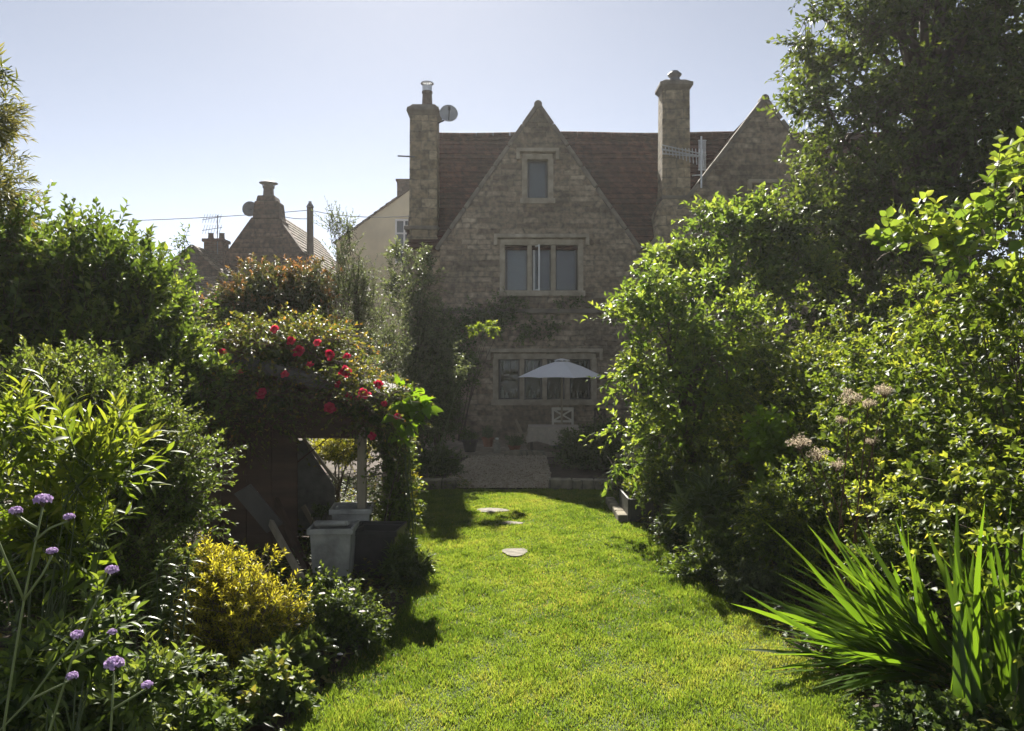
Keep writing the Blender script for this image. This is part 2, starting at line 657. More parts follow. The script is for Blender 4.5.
M['cloth'] = plain('pale_cloth', (.46, .40, .33), .9, .12, 20, bump=.2)
M['lace'] = plain('pale_curtain', (.30, .27, .23), .9, .25, 12)
M['lead'] = plain('lead_grey', (.11, .11, .115), .55, .25, 8)
M['pot'] = plain('chimney_pot', (.10, .075, .062), .8, .25, 10)
M['steel'] = plain('galvanised', (.55, .56, .58), .4, .15, 20, metal=.5)
M['dish'] = plain('dish_grey', (.32, .33, .34), .5, .1)
M['black'] = plain('black_plastic', (.02, .02, .021), .45, .2)
M['pipe'] = plain('grey_pipe', (.25, .27, .30), .4, .1)
M['post'] = plain('weathered_post', (.33, .28, .20), .85, .3, 8, bump=.4, bscale=25, stretch=(1, 1, .12))
M['plank'] = plain('brown_plank', (.075, .045, .03), .8, .4, 7, bump=.4, bscale=25, stretch=(.15, 1, 1))
M['greyboard'] = plain('grey_board', (.10, .092, .08), .85, .3, 5, bump=.3, bscale=25, stretch=(1, 1, .2))
M['felt'] = plain('roof_felt', (.17, .16, .145), .9, .25, 12, bump=.4, bscale=60)
M['zinc'] = plain('painted_zinc', (.33, .32, .285), .6, .4, 7, bump=.15, bscale=50)
#, .6, .28, 9, bump=.15, bscale=50)
M['darkpot'] = plain('dark_planter', (.05, .046, .042), .55, .3, 9, bump=.2)
M['terracotta'] = plain('terracotta', (.26, .12, .07), .85, .25, 9)
M['soil'] = plain('soil', (.055, .038, .025), .95, .45, 9, bump=1.0, bscale=22)
M['lawnsoil'] = plain('lawn_soil', (.055, .075, .018), .95, .35, 3, bump=.6, bscale=60)
M['slab'] = plain('stepping_stone', (.17, .15, .12), .9, .4, 14, bump=.5, bscale=30)
M['edging'] = masonry('edging_stone', (.22, .20, .155), (.32, .29, .23), (.14, .125, .10), .45, .3, .012, .06, (.12, .11, .08), .5, .6)
M['umbrella'] = plain('umbrella_fabric', (.82, .80, .80), .85, .04, 4)
M['chairpaint'] = plain('cream_chair_paint', (.62, .58, .50), .55, .12)
M['darkwood'] = plain('dark_wood', (.06, .045, .035), .6, .3)
M['verd'] = plain('bark', (.085, .065, .048), .9, .4, 14, bump=.7, bscale=30, stretch=(1, 1, .3))
M['greenstem'] = plain('green_stem', (.055, .075, .03), .6, .25, 12)
M['palestem'] = plain('pale_stem', (.14, .175, .07), .6, .2, 12)
M['redwood'] = plain('red_twig', (.10, .05, .035), .8, .3, 12)

# ------------------------------------------------------------------ ground, lawn, gravel, patio
def sheet(name, pts, z, mat, kind='structure'):
    """flat polygon sheet"""
    tris = tessellate_polygon([[Vector((p[0], p[1], 0)) for p in pts]])
    me = bpy.data.meshes.new(name)
    me.from_pydata([(p[0], p[1], z) for p in pts], [], [tuple(t) for t in tris])
    me.update()
    o = link(name, me, mat)
    return tag(o, kind=kind)


def smooth_poly(pts, it=2):
    pts = [V(*p) for p in pts]
    for _ in range(it):
        q = []
        for i in range(len(pts)):
            a, b = pts[i], pts[(i + 1) % len(pts)]
            q += [a * .75 + b * .25, a * .25 + b * .75]
        pts = q
    return pts


def inside(poly, x, y):
    p = np.asarray(poly)
    r = np.zeros(len(x), bool)
    j = len(p) - 1
    for i in range(len(p)):
        c = ((p[i, 1] > y) != (p[j, 1] > y)) & (x < (p[j, 0] - p[i, 0]) * (y - p[i, 1]) / (p[j, 1] - p[i, 1] + 1e-12) + p[i, 0])
        r ^= c
        j = i
    return r


sheet('ground', [(-150, -40), (150, -40), (150, 260), (-150, 260)], -.012, M['soil'])
LAWN = smooth_poly([(-1.25, -2.0), (1.9, -2.0), (1.85, 2), (1.82, 3.7), (1.70, 5.0), (1.66, 5.9), (1.50, 7.0), (1.40, 8.5), (1.36, 10.2), (1.36, 10.85),
                    (-1.42, 10.85), (-1.35, 10.2), (-1.14, 8.8), (-.92, 7.0), (-.80, 6.2), (-.78, 5.4), (-.95, 4.6), (-1.10, 3.7), (-1.25, 1.5)])
sheet('lawn', LAWN, .0, M['lawnsoil'])

m, nt, b = mat_new('gravel')
N = nt.nodes
tc = N.new('ShaderNodeTexCoord')
vo = N.new('ShaderNodeTexVoronoi')
vo.inputs['Scale'].default_value = 26
nt.links.new(tc.outputs['Object'], vo.inputs['Vector'])
rg = ramp(nt, [(.22, .17, .12), (.50, .42, .32), (.36, .30, .23)])
sp = N.new('ShaderNodeSeparateColor')
nt.links.new(vo.outputs['Color'], sp.inputs[0])
nt.links.new(sp.outputs[0], rg.inputs[0])
nt.links.new(rg.outputs[0], b.inputs['Base Color'])
b.inputs['Roughness'].default_value = .9
bp = N.new('ShaderNodeBump')
bp.inputs['Strength'].default_value = .8
bp.inputs['Distance'].default_value = .03
bp.invert = True
nt.links.new(vo.outputs['Distance'], bp.inputs['Height'])
nt.links.new(bp.outputs[0], b.inputs['Normal'])
M['gravel'] = m
M['flag'] = masonry('flagstone', (.27, .23, .175), (.40, .34, .27), (.16, .14, .11), .7, .5, .015, .03, bump=.4)

GR = smooth_poly([(-1.0, 10.95), (.55, 10.95), (.62, 12.4), (.66, 14.8), (-.8, 14.8), (-.92, 13.6), (-1.0, 12.2)], 0)
sheet('gravel_path', GR, .012, M['gravel'])
# loose stones of the path
n = 2600
x, y = rng.uniform(-1.0, .65, n * 2), rng.uniform(10.95, 14.8, n * 2)
k = inside(GR, x, y)
x, y = x[k][:n], y[k][:n]
octv = V(1, 0, 0), V(-1, 0, 0), V(0, 1, 0), V(0, -1, 0), V(0, 0, 1), V(0, 0, -1)
octf = [(0, 2, 4), (2, 1, 4), (1, 3, 4), (3, 0, 4), (2, 0, 5), (1, 2, 5), (3, 1, 5), (0, 3, 5)]
sz = rng.uniform(.010, .026, (len(x), 1, 1)) * rng.uniform(.6, 1.3, (len(x), 6, 1))
co = (np.stack(octv)[None] * sz + np.stack([x, y, np.full(len(x), .018)], 1)[:, None]).reshape(-1, 3)
lp = (np.arange(len(x))[:, None] * 6 + np.array(octf).ravel()).ravel()
tag(link('gravel', fast_mesh('gravel', co, lp, np.arange(len(x) * 8) * 3), M['gravel']), kind='stuff')
sheet('patio', [(-2.6, 14.7), (5.5, 14.7), (5.5, 17.99), (-2.6, 17.99)], .004, M['flag'])

# low stone edging at the far end of the lawn
for (x0, x1, lab) in ((-1.55, -.78, 'low pale stone edging left of the gravel path, in front of dark shrubs'),
                      (.52, 1.42, 'low pale stone edging right of the gravel path, behind the lawn')):
    mb = MB()
    xx = x0
    while xx < x1 - .08:
        w = min(rng.uniform(.22, .40), x1 - xx)
        mb.box((xx + w / 2, 11.0 + rng.uniform(-.015, .015), .055 + rng.uniform(-.01, .01)), (w - .012, .2, .15 + rng.uniform(-.015, .015)))
        xx += w
    tag(mb.build('stone_edging', M['edging'], bevel=.018), lab, 'edging', 'low stone edgings')

# stepping stones sunk into the lawn
for (px, py, w, dd, lab) in ((492, 511, .40, .26, 'large pale slab in the lawn nearest the gravel path, half in shade'),
                        (511, 524, .24, .17, 'middle small pale stepping stone in the lawn'),
                        (515, 553, .22, .30, 'pale round stepping stone in the lawn, nearest to the viewer')):
    c = at(px, py, FPX * CAMZ / (py - 365.5))
    pts = []
    for i in range(14):
        a = 2 * math.pi * i / 14
        rr = 1 + .12 * math.sin(3 * a + px) + rng.uniform(-.05, .05)
        pts.append((c[0] + math.cos(a) * w / 2 * rr, c[1] + math.sin(a) * dd / 2 * rr))
    mb = MB()
    k = len(pts)
    mb.add([(p[0], p[1], .014) for p in pts] + [(p[0], p[1], -.03) for p in pts],
           [tuple(range(k))] + [(i, (i + 1) % k, (i + 1) % k + k, i + k) for i in range(k)])
    tag(mb.build('stepping_stone', M['slab'], bevel=.006), lab, 'stepping stone', 'stepping stones in the lawn')
STONES = [(at(px, py, FPX * CAMZ / (py - 365.5)), w, dd) for px, py, w, dd in ((492, 511, .40, .26), (511, 524, .24, .17), (515, 553, .22, .30))]

# lawn grass
M['grass'] = leaf_mat('grass_blade', [(.047, .082, .014), (.090, .137, .023), (.130, .165, .038), (.20, .175, .07)], [0, .45, .85, 1], trans=.55, boost=(2.6, 2.4, 1.1), rough=.5, spec=.35)


def wav(x, y, f, s):
    r = np.random.default_rng(s)
    v = 0
    for i in range(7):
        a = r.uniform(0, 6.28)
        k = f * r.uniform(.6, 1.9)
        v = v + np.sin((x * math.cos(a) + y * math.sin(a)) * k + r.uniform(0, 6.28))
    return v / 7 ** .5


n = 560000
y = 1.6 + (10.85 - 1.6) * rng.uniform(0, 1, n) ** 1.45
x = rng.uniform(-1.45, 1.95, n)
vis = np.abs(x) < y * .68 + .4
ok = inside(LAWN, x + rng.normal(size=n) * .03, y + rng.normal(size=n) * .02) & vis
for c, w, dd in STONES:
    ok &= ((x - c[0]) / (w * .5)) ** 2 + ((y - c[1]) / (dd * .5)) ** 2 > rng.uniform(.45, 1.0, len(x))
x, y = x[ok], y[ok]
n = len(x)
h = .022 + .008 * wav(x, y, 9, 3) + .008 * wav(x, y, 23, 4) + rng.normal(size=n) * .006
h = np.clip(h, .010, .052)
tint = np.clip(.42 + .20 * wav(x, y, 2.2, 5) + .18 * wav(x, y, 14, 6) + rng.normal(size=n) * .16, 0, .9)
tint = np.where((rng.random(n) < .03 + .10 * np.clip(wav(x, y, 3.1, 12) - .6, 0, 1) + .14 * np.exp(-((x - .38) ** 2 / .12 + (y - 6.0) ** 2 / .5))), .97, tint)
d = unit(np.stack([rng.normal(size=n) * .42, rng.normal(size=n) * .42, np.ones(n)], 1))
pos = np.stack([x, y, np.zeros(n)], 1)
o = leaf_mesh('grass', M['grass'], None, pos, d, rdir(n), h, .0021 + .0006 * y, tint, 'grass', 0, .35)
tag(o, 'short sunlit bright green lawn grass', 'grass', kind='stuff')

# ------------------------------------------------------------------ the stone house
house = thing('stone_house', 'tall gabled rubble stone house with brown tiled roof at the end of the garden', 'house', (.65, 18, 0))
GX, HW, APZ, EVZ = .61, 2.29, 7.80, 4.55
OPEN = [(.25, 5.56, .95, 6.67), (-.27, 3.40, 1.65, 4.67), (-.43, .85, 1.96, 2.0)]
FR = [(GX - HW, -.1), (GX + HW, -.1), (GX + HW, EVZ), (GX, APZ), (GX - HW, EVZ)]
mb = MB().wall(FR, OPEN, 18.0, 18.42)
mb.wall([(-2.55, -.1), (-1.67, -.1), (-1.67, 4.6), (-2.55, 4.6)], [], 18.22, 18.55)
mb.wall([(2.89, -.1), (11.0, -.1), (11.0, 4.6), (2.89, 4.6)], [], 18.22, 18.55)
mb.box((-2.4, 20.6, 2.2), (.3, 4.0, 4.6))
mb.box((10.85, 20.6, 2.2), (.3, 4.0, 4.6))
mb.box((4.2, 22.75, 2.2), (13.5, .3, 4.6))
mb.add([(-2.55, 18.4, 4.5), (-2.55, 22.8, 4.5), (-2.55, 20.6, 7.85), (-2.25, 18.4, 4.5), (-2.25, 22.8, 4.5), (-2.25, 20.6, 7.85)],
       [(0, 1, 2), (5, 4, 3), (0, 2, 5, 3), (1, 4, 5, 2)])
mb.add([(11, 18.4, 4.5), (11, 22.8, 4.5), (11, 20.6, 7.85), (10.7, 18.4, 4.5), (10.7, 22.8, 4.5), (10.7, 20.6, 7.85)],
       [(2, 1, 0), (3, 4, 5), (0, 3, 5, 2), (1, 2, 5, 4)])
wall_o = mb.build('wall', M['stone'], house)
G2 = 5.92
mb = MB().wall([(G2 - 2.6, -.1), (G2 + 2.6, -.1), (G2 + 2.6, 4.6), (G2, 7.95), (G2 - 2.6, 4.6)], [(G2 - .26, 5.0, G2 + .30, 5.95), (G2 - .8, 2.6, G2 + .8, 3.8)], 18.03, 18.43)
gw2 = mb.build('gable_wall', M['stone'], house)
# floors inside keep each room apart; their dark colour deepens the gloom
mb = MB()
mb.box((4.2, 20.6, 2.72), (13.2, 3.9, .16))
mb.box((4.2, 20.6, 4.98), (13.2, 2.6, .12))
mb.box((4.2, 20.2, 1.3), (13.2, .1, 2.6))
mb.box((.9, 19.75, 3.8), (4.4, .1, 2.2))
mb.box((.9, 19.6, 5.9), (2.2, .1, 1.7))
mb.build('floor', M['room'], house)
# roofs
mb = MB().courses((-2.5, 18.1, 4.48), (11, 18.1, 4.48), (-2.5, 20.6, 7.88), (11, 20.6, 7.88), 22)
mb.courses((-2.5, 23.1, 4.48), (11, 23.1, 4.48), (-2.5, 20.6, 7.88), (11, 20.6, 7.88), 22)
for g, hw, ez, az, y0 in ((GX, HW, EVZ, APZ, 18.1), (G2, 2.6, 4.6, 7.95, 18.12)):
    for sgn in (-1, 1):
        mb.courses((g + sgn * hw, y0, ez), (g + sgn * hw, 20.5, ez), (g, y0, az), (g, 20.5, az), 21)
roof_o = mb.build('roof', M['tile'], house)
mb = MB()
xs = -2.3
while xs < 10.9:
    mb.tube([(xs, 20.6, 7.90 + .02 * math.sin(xs * 1.3)), (xs + .44, 20.6, 7.90 + .02 * math.sin(xs * 1.3 + .5))], .10, 8)
    xs += .45
mb.build('ridge_tiles', M['tile'], roof_o)
# copings on the gables
mb = MB()
for g, hw, ez, az, y0 in ((GX, HW, EVZ, APZ, 17.99), (G2, 2.6, 4.6, 7.95, 18.02)):
    for sgn in (-1, 1):
        a, b_ = V(g + sgn * (hw + .10), y0 + .10, ez - .10), V(g, y0 + .10, az + .06)
        k = 7
        for i in range(k):
            p, q = a + (b_ - a) * (i / k + .004), a + (b_ - a) * ((i + 1) / k - .004)
            off = V(0, 0, rng.uniform(-.008, .008))
            mb.beam(p + off, q + off, .26, .10)
    mb.tube([(g, y0 - .04, az + .05), (g, y0 + .25, az + .05)], .095, 12)
mb.build('gable_coping', M['coping'], house, bevel=.012)


def house_window(op, lights, y0, fill, open_light=None):
    """stone mullioned window: frame > glass panes and what hangs behind them"""
    x0, z0, x1, z1 = op
    mb = MB()
    t = .13
    mb.box(((x0 + x1) / 2, y0 + .14, z1 - t / 2 + .03), (x1 - x0 + .0, .30, t))
    mb.box(((x0 + x1) / 2, y0 + .12, z0 + t / 2 - .03), (x1 - x0 + .12, .36, t))
    for xx in (x0 + t / 2 - .02, x1 - t / 2 + .02):
        mb.box((xx, y0 + .14, (z0 + z1) / 2), (t, .298, z1 - z0 - .16))
    wl = (x1 - x0 - 2 * t) / lights
    for i in range(1, lights):
        mb.box((x0 + t + i * wl, y0 + .15, (z0 + z1) / 2), (.11, .26, z1 - z0 - .16))
    # hood mould
    mb.box(((x0 + x1) / 2, y0 - .03, z1 + .10), (x1 - x0 + .30, .16, .09))
    for xx in (x0 - .11, x1 + .11):
        mb.box((xx, y0 - .03, z1 - .02), (.08, .15, .20))
    w = mb.build('window', M['dressing'], house, bevel=.012)
    for i in range(lights):
        a, c = x0 + t + i * wl + (.055 if i else 0), x0 + t + (i + 1) * wl - (.055 if i < lights - 1 else 0)
        zb, zt = z0 + t - .03, z1 - t + .03
        fb = MB()
        for (p, q) in (((a, zb), (a + .035, zt)), ((c - .035, zb), (c, zt))):
            fb.box(((p[0] + q[0]) / 2, y0 + .2, (zb + zt) / 2), (.035, .04, zt - zb))
        for zz in (zb + .018, zt - .018):
            fb.box(((a + c) / 2, y0 + .2, zz), (c - a - .07, .04, .035))
        fb.build('frame', M['iron'], w)
        gb = MB().box(((a + c) / 2, y0 + .205, (zb + zt) / 2), (c - a - .06, .006, zt - zb - .06))
        gb.build('pane', M['glass'], w)
        f = fill[i]
        if f == 'blind':
            MB().box(((a + c) / 2, y0 + .30, (zb + zt) / 2), (c - a + .05, .012, zt - zb + .05)).build('blind', M['blind'], w)
        elif f == 'open':
            ob = MB()
            ob.beam((a + .05, y0 + .17, zb), (a + .05, y0 + .17, zt), .04, .035)
            ob.beam((a + .16, y0 - .05, zb), (a + .16, y0 - .05, zt), .035, .04)
            ob.beam((a + .05, y0 + .17, zb + .02), (a + .16, y0 - .05, zb + .02), .03, .03)
            ob.beam((a + .05, y0 + .17, zt - .02), (a + .16, y0 - .05, zt - .02), .03, .03)
            ob.build('casement', M['whitepaint'], w)
        elif f == 'curtain':
            cb = MB()
            k = 14
            for (u0, u1) in ((a - .02, a + (c - a) * .20), (c - (c - a) * .22, c + .02)):
                vv = []
                for j in range(k + 1):
                    xx = u0 + (u1 - u0) * j / k
                    yy = y0 + .33 + .025 * math.sin(j * 1.9)
                    vv += [(xx, yy, zb - .1), (xx, yy, zt + .05), (xx, yy + .008, zb - .1), (xx, yy + .008, zt + .05)]
                cb.add(vv, [(4 * j, 4 * j + 4, 4 * j + 5, 4 * j + 1) for j in range(k)] + [(4 * j + 2, 4 * j + 3, 4 * j + 7, 4 * j + 6) for j in range(k)])
            cb.build('curtain', M['lace'], w)
        elif f == 'things':
            cb = MB()
            for j in range(4):
                xx = a + (c - a) * (j + .6) / 4.4
                hh = rng.uniform(.12, .34)
                MB().lathe([(.035, 0), (.05, hh * .3), (.045, hh * .6), (.02, hh * .8), (.025, hh)], (xx, y0 + .34 + rng.uniform(0, .06), zb - .02), 10).build('ornament', random.choice([M['lace'], M['pot'], M['whitepaint'], M['darkwood']]), w)
            for j in range(3):
                xx = a + (c - a) * (j + .7) / 3.4
                MB().tube([(xx, y0 + .36, zt), (xx + .01, y0 + .36, zt - rng.uniform(.15, .4))], .022, 6).build('hanging', random.choice([M['lace'], M['whitepaint'], M['pot']]), w)
    return w


house_window(OPEN[0], 1, 18.0, ['blind'])
house_window(OPEN[1], 3, 18.0, ['blind', 'open', None])
house_window(OPEN[2], 4, 18.0, ['things', 'things', 'things', 'things'])
house_window((G2 - .26, 5.0, G2 + .30, 5.95), 1, 18.03, [None])
house_window((G2 - .8, 2.6, G2 + .8, 3.8), 3, 18.03, ['curtain', None, 'curtain'])

# left chimney stack
cx, cy = -2.11, 18.62
mb = MB()
mb.frustum((cx - .02, cy, -.1), (.98, .9), (.92, .86), 4.55)
mb.frustum((cx - .02, cy, 4.45), (.92, .86), (.68, .70), .42)
mb.frustum((cx, cy, 4.86), (.665, .695), (.64, .68), 2.84)
ch = mb.build('chimney', M['ashlar'], house, bevel=.02)
mb = MB()
mb.frustum((cx, cy, 7.70), (.64, .68), (.80, .84), .10)
mb.frustum((cx, cy, 7.80), (.78, .82), (.74, .78), .09)
mb.frustum((cx, cy, 7.89), (.70, .72), (.54, .56), .09)
mb.build('cap', M['coping'], ch, bevel=.015)
MB().box((cx - .04, cy, 5.02), (.82, .80, .09)).build('shoulder', M['coping'], ch, bevel=.015)
mb = MB().lathe([(.13, 0), (.125, .12), (.115, .34), (.13, .36), (.13, .40)], (cx + .06, cy, 7.97), 14)
pt = mb.build('pot', M['pot'], ch, smooth=False)
mb = MB().lathe([(.115, 0), (.12, .06), (.12, .14)], (cx + .06, cy, 8.36), 14)
mb.lathe([(.16, .19), (.15, .215), (.02, .235)], (cx + .06, cy, 8.37), 14)
for i in range(4):
    a = i * 1.57 + .4
    mb.tube([(cx + .06 + .11 * math.cos(a), cy + .11 * math.sin(a), 8.49), (cx + .06 + .11 * math.cos(a), cy + .11 * math.sin(a), 8.57)], .01, 4)
mb.build('cowl', M['steel'], ch)
mb = MB().tube([(cx - .95 + .35, cy - .36, 6.72), (cx - .2, cy - .36, 6.70)], .018, 6)
mb.build('bracket', M['lead'], ch)

# right chimney stack
cx, cy = 3.87, 18.42
mb = MB()
mb.frustum((cx + .04, cy, -.1), (1.10, .92), (1.06, .90), 5.45)
mb.frustum((cx + .04, cy, 5.35), (1.06, .90), (.72, .66), .32)
mb.frustum((cx, cy, 5.66), (.67, .60), (.64, .56), 2.60)
ch = mb.build('chimney', M['ashlar'], house, bevel=.02)
mb = MB()
mb.frustum((cx, cy, 8.26), (.64, .56), (.76, .68), .08)
mb.box((cx, cy, 8.385), (.78, .70, .09))
mb.frustum((cx, cy, 8.432), (.74, .66), (.50, .46), .08)
mb.build('cap', M['coping'], ch, bevel=.015)
MB().box((cx + .04, cy, 5.70), (.80, .74, .08)).build('shoulder', M['coping'], ch, bevel=.015)
mb = MB().lathe([(.15, 0), (.13, .05), (.11, .10), (.15, .14), (.17, .17), (.15, .20), (.11, .23), (.10, .25)], (cx + .02, cy, 8.53), 14)
mb.build('pot', M['lead'], ch)

MB().box((GX, 17.975, 3.02), (HW * 2 - .1, .09, .10)).build('string_course', M['coping'], house, bevel=.015)
# rain pipe
mb = MB().tube([(3.38, 18.1, 4.2), (3.38, 18.1, .1)], .045, 10)
for zz in (3.9, 2.2, .7):
    mb.tube([(3.38, 18.1, zz), (3.38, 18.1, zz + .08)], .058, 10)
mb.build('drainpipe', M['pipe'], house, smooth=True)

# satellite dish on the left chimney
t = thing('satellite_dish', 'round grey satellite dish fixed to the left chimney of the stone house', 'satellite dish', (-1.62, 18.3, 7.68))
mb = MB()
nrm = unit(V(.12, -.93, .30))
u = unit(np.cross(nrm, V(0, 0, 1)))
w = np.cross(u, nrm)
c = V(-1.50, 18.24, 7.72)
vv, ff = [c - nrm * .05], []
for r_ in (.09, .17, .235):
    for j in range(20):
        a = j * math.pi / 10
        vv.append(c + (u * math.cos(a) * .93 + w * math.sin(a)) * r_ + nrm * (r_ ** 2 * 1.1 - .05))
for j in range(20):
    ff.append((0, 1 + j, 1 + (j + 1) % 20))
    for i in range(2):
        ff.append((1 + i * 20 + j, 1 + (i + 1) * 20 + j, 1 + (i + 1) * 20 + (j + 1) % 20, 1 + i * 20 + (j + 1) % 20))
mb.add(vv, ff)
o = mb.build('reflector', M['dish'], t, smooth=True)
sm = o.modifiers.new('thickness', 'SOLIDIFY')
sm.thickness = .012
mb = MB().tube([c - w * .18, c + nrm * .26 - w * .10], .012, 6)
mb.tube([c + nrm * .26 - w * .10, c + nrm * .30 - w * .02], .03, 8)
mb.build('feed_arm', M['black'], t)
mb = MB().tube([c - nrm * .05, V(-1.64, 18.45, 7.62), V(-1.80, 18.6, 7.6)], .02, 6)
mb.build('bracket', M['black'], t)

# television aerial strapped to the right chimney
t = thing('tv_aerial', 'silver many-toothed television aerial strapped to the right chimney', 'aerial', (4.05, 17.98, 6.5))
mb = MB().tube([(4.42, 17.98, 5.9), (4.42, 17.98, 7.1)], .022, 8)
mb.tube([(4.42, 17.98, 6.2), (4.22, 18.05, 6.2)], .015, 6)
mb.build('mast', M['steel'], t)
mb = MB()
a, b_ = V(3.50, 17.92, 6.78), V(4.46, 17.98, 6.62)
mb.tube([a, b_], .020, 6)
mb.tube([a - V(0, 0, .10), b_ - V(0, 0, .0)], .014, 6)
mb.tube([a + V(0, 0, .10), b_ + V(0, 0, .06)], .014, 6)
mb.build('boom', M['steel'], t)
mb = MB()
for i in range(13):
    c = a + (b_ - a) * (i / 12)
    l = .10 + .012 * i
    mb.tube([c - V(0, .06, l), c + V(0, .06, l * .8)], .010, 5)
mb.build('element', M['steel'], t)
mb = MB()
for i in range(9):
    mb.tube([(4.36 + i * .02, 17.97, 6.30), (4.36 + i * .02, 17.97, 7.02)], .007, 5)
for zz in (6.32, 6.66, 7.0):
    mb.tube([(4.34, 17.97, zz), (4.54, 17.97, zz)], .008, 5)
mb.build('reflector', M['steel'], t)

# ------------------------------------------------------------------ houses beyond
ch_ = thing('cream_house', 'plain cream rendered house gable behind the stone house on the left', 'house', (-4.0, 30, 0))
A = -3.75
mb = MB().wall([(A - 3.1, -.1), (A + 3.1, -.1), (A + 3.1, 6.55), (A, 8.75), (A - 3.1, 6.55)], [(-4.55, 5.75, -3.85, 7.45)], 30, 30.4)
mb.box((A - 2.95, 34.2, 3.2), (.3, 7.6, 6.6))
mb.box((A + 2.95, 34.2, 3.2), (.3, 7.6, 6.6))
mb.box((A, 38, 3.2), (6.2, .3, 6.6))
mb.build('wall', M['render'], ch_)
mb = MB()
for sgn in (-1, 1):
    mb.courses((A + sgn * 3.2, 29.93, 6.50), (A + sgn * 3.2, 38.2, 6.50), (A, 29.93, 8.80), (A, 38.2, 8.80), 14, .03, .03)
mb.build('roof', M['stonetile'], ch_)
mb = MB().frustum((-4.25, 30.6, 8.2), (.55, .6), (.55, .6), .82)
mb.box((-4.25, 30.6, 9.05), (.64, .68, .08))
mb.build('chimney', M['darkstone'], ch_)
mb = MB()
for xx in (-4.52, -4.2, -3.88):
    mb.box((xx, 30.02, 6.6), (.06, .10, 1.7))
for zz in (5.78, 6.35, 6.9, 7.42):
    mb.box((-4.2, 30.025, zz), (.70, .08, .06))
w = mb.build('window', M['whitepaint'], ch_)
MB().box((-4.2, 30.06, 6.6), (.66, .01, 1.64)).build('pane', M['glass'], w)
MB().box((-4.2, 30.3, 6.6), (.8, .02, 1.8)).build('blind', M['blind'], w)

nb = thing('gabled_cottage', 'dark stone cottage gable with a stepped chimney and flat-topped pot, left skyline', 'house', (-8.3, 26, 0))
A = -8.35
mb = MB().wall([(A - 2.0, -.1), (A + 2.0, -.1), (A + 2.0, 4.6), (A + .45, 6.75), (A - .45, 6.75), (A - 2.0, 4.6)], [], 26, 26.4)
mb.box((A - 1.85, 29.5, 2.3), (.3, 6.5, 4.6))
mb.box((A + 1.85, 29.5, 2.3), (.3, 6.5, 4.6))
mb.box((A, 32.7, 2.3), (4, .3, 4.6))
mb.build('wall', M['darkstone'], nb)
mb = MB()
for sgn in (-1, 1):
    mb.courses((A + sgn * 2.1, 25.9, 4.5), (A + sgn * 2.1, 33, 4.5), (A, 26.2, 7.15), (A, 33, 7.15), 16, .03, .03)
mb.build('roof', M['stonetile'], nb)
mb = MB()
mb.frustum((A + .05, 26.35, 6.1), (1.15, .85), (1.08, .8), .60)
mb.frustum((A + .05, 26.35, 6.70), (.92, .8), (.80, .72), .62)
mb.frustum((A + .02, 26.35, 7.32), (.68, .64), (.58, .6), .20)
c2 = mb.build('chimney', M['darkstone'], nb, bevel=.04)
mb = MB().lathe([(.19, 0), (.17, .28), (.20, .30), (.20, .36)], (A + .02, 26.35, 7.52), 12)
mb.build('pot', M['pot'], c2)
mb = MB().lathe([(.30, 0), (.32, .02), (.2, .06)], (A + .02, 26.35, 7.97), 12)
for i in range(4):
    a = i * 1.57 + .5
    mb.tube([(A + .02 + .19 * math.cos(a), 26.35 + .19 * math.sin(a), 7.86), (A + .02 + .19 * math.cos(a), 26.35 + .19 * math.sin(a), 7.99)], .015, 4)
mb.build('cowl', M['lead'], c2)
t = thing('satellite_dish', 'dark round satellite dish on the side of the stepped cottage chimney', 'satellite dish', (A - .52, 26.1, 7.05))
mb = MB().lathe([(.02, -.05), (.13, -.03), (.25, .04), (.26, .05), (.13, -.01), (.02, -.03)], (0, 0, 0), 18)
mb.v = [(A - .52 + p[0], 26.1 - p[2], 7.05 + p[1]) for p in mb.v]
mb.build('reflector', M['lead'], t, smooth=True)
MB().tube([(A - .52, 26.1, 7.05), (A - .40, 26.25, 7.0)], .025, 6).build('bracket', M['black'], t)

sh = thing('small_house', 'small brown tiled house with a square brick chimney, far left skyline', 'house', (-9.9, 24, 0))
mb = MB().wall([(-11.1, -.1), (-9.1, -.1), (-9.1, 4.6), (-10.1, 5.45), (-11.1, 4.6)], [], 24.4, 24.7)
mb.box((-10.95, 26.5, 2.2), (.25, 3.8, 4.6))
mb.box((-9.25, 26.5, 2.2), (.25, 3.8, 4.6))
mb.build('wall', M['darkstone'], sh)
mb = MB()
for sgn, e in ((-1, 4.62), (1, 4.45)):
    mb.courses((-10.1 + sgn * 1.15, 24.3, e), (-10.1 + sgn * 1.15, 28.5, e), (-10.1, 24.3, 5.55), (-10.1, 28.5, 5.55), 8, .03, .03)
mb.courses((-11.2, 21.8, 3.5), (-7.9, 21.8, 3.1), (-11.2, 24.3, 4.75), (-7.9, 24.3, 4.35), 12, .05, .03)
mb.build('roof', M['stonetile'], sh)
mb = MB().frustum((-9.75, 25.4, 4.6), (.62, .6), (.60, .58), 1.2)
mb.box((-9.75, 25.4, 5.84), (.70, .68, .10))
c3 = mb.build('chimney', M['brick'], sh)
for dx in (-.18, .18):
    MB().lathe([(.10, 0), (.085, .2), (.1, .22)], (-9.75 + dx, 25.4, 5.89), 10).build('pot', M['pot'], c3)
t = thing('tv_aerial', 'thin television aerial above the square brick chimney on the far left', 'aerial', (-9.15, 25.2, 5.8))
mb = MB().tube([(-9.60, 25.1, 5.4), (-9.60, 25.1, 6.65)], .015, 6)
mb.build('mast', M['lead'], t)
mb = MB()
for zz in (6.25, 6.6):
    mb.tube([(-10.1, 25.1, zz - .1), (-9.45, 25.1, zz)], .010, 5)
    for i in range(7):
        xx = -10.05 + i * .09
        mb.tube([(xx, 25.0, zz - .22), (xx, 25.2, zz + .10)], .007, 4)
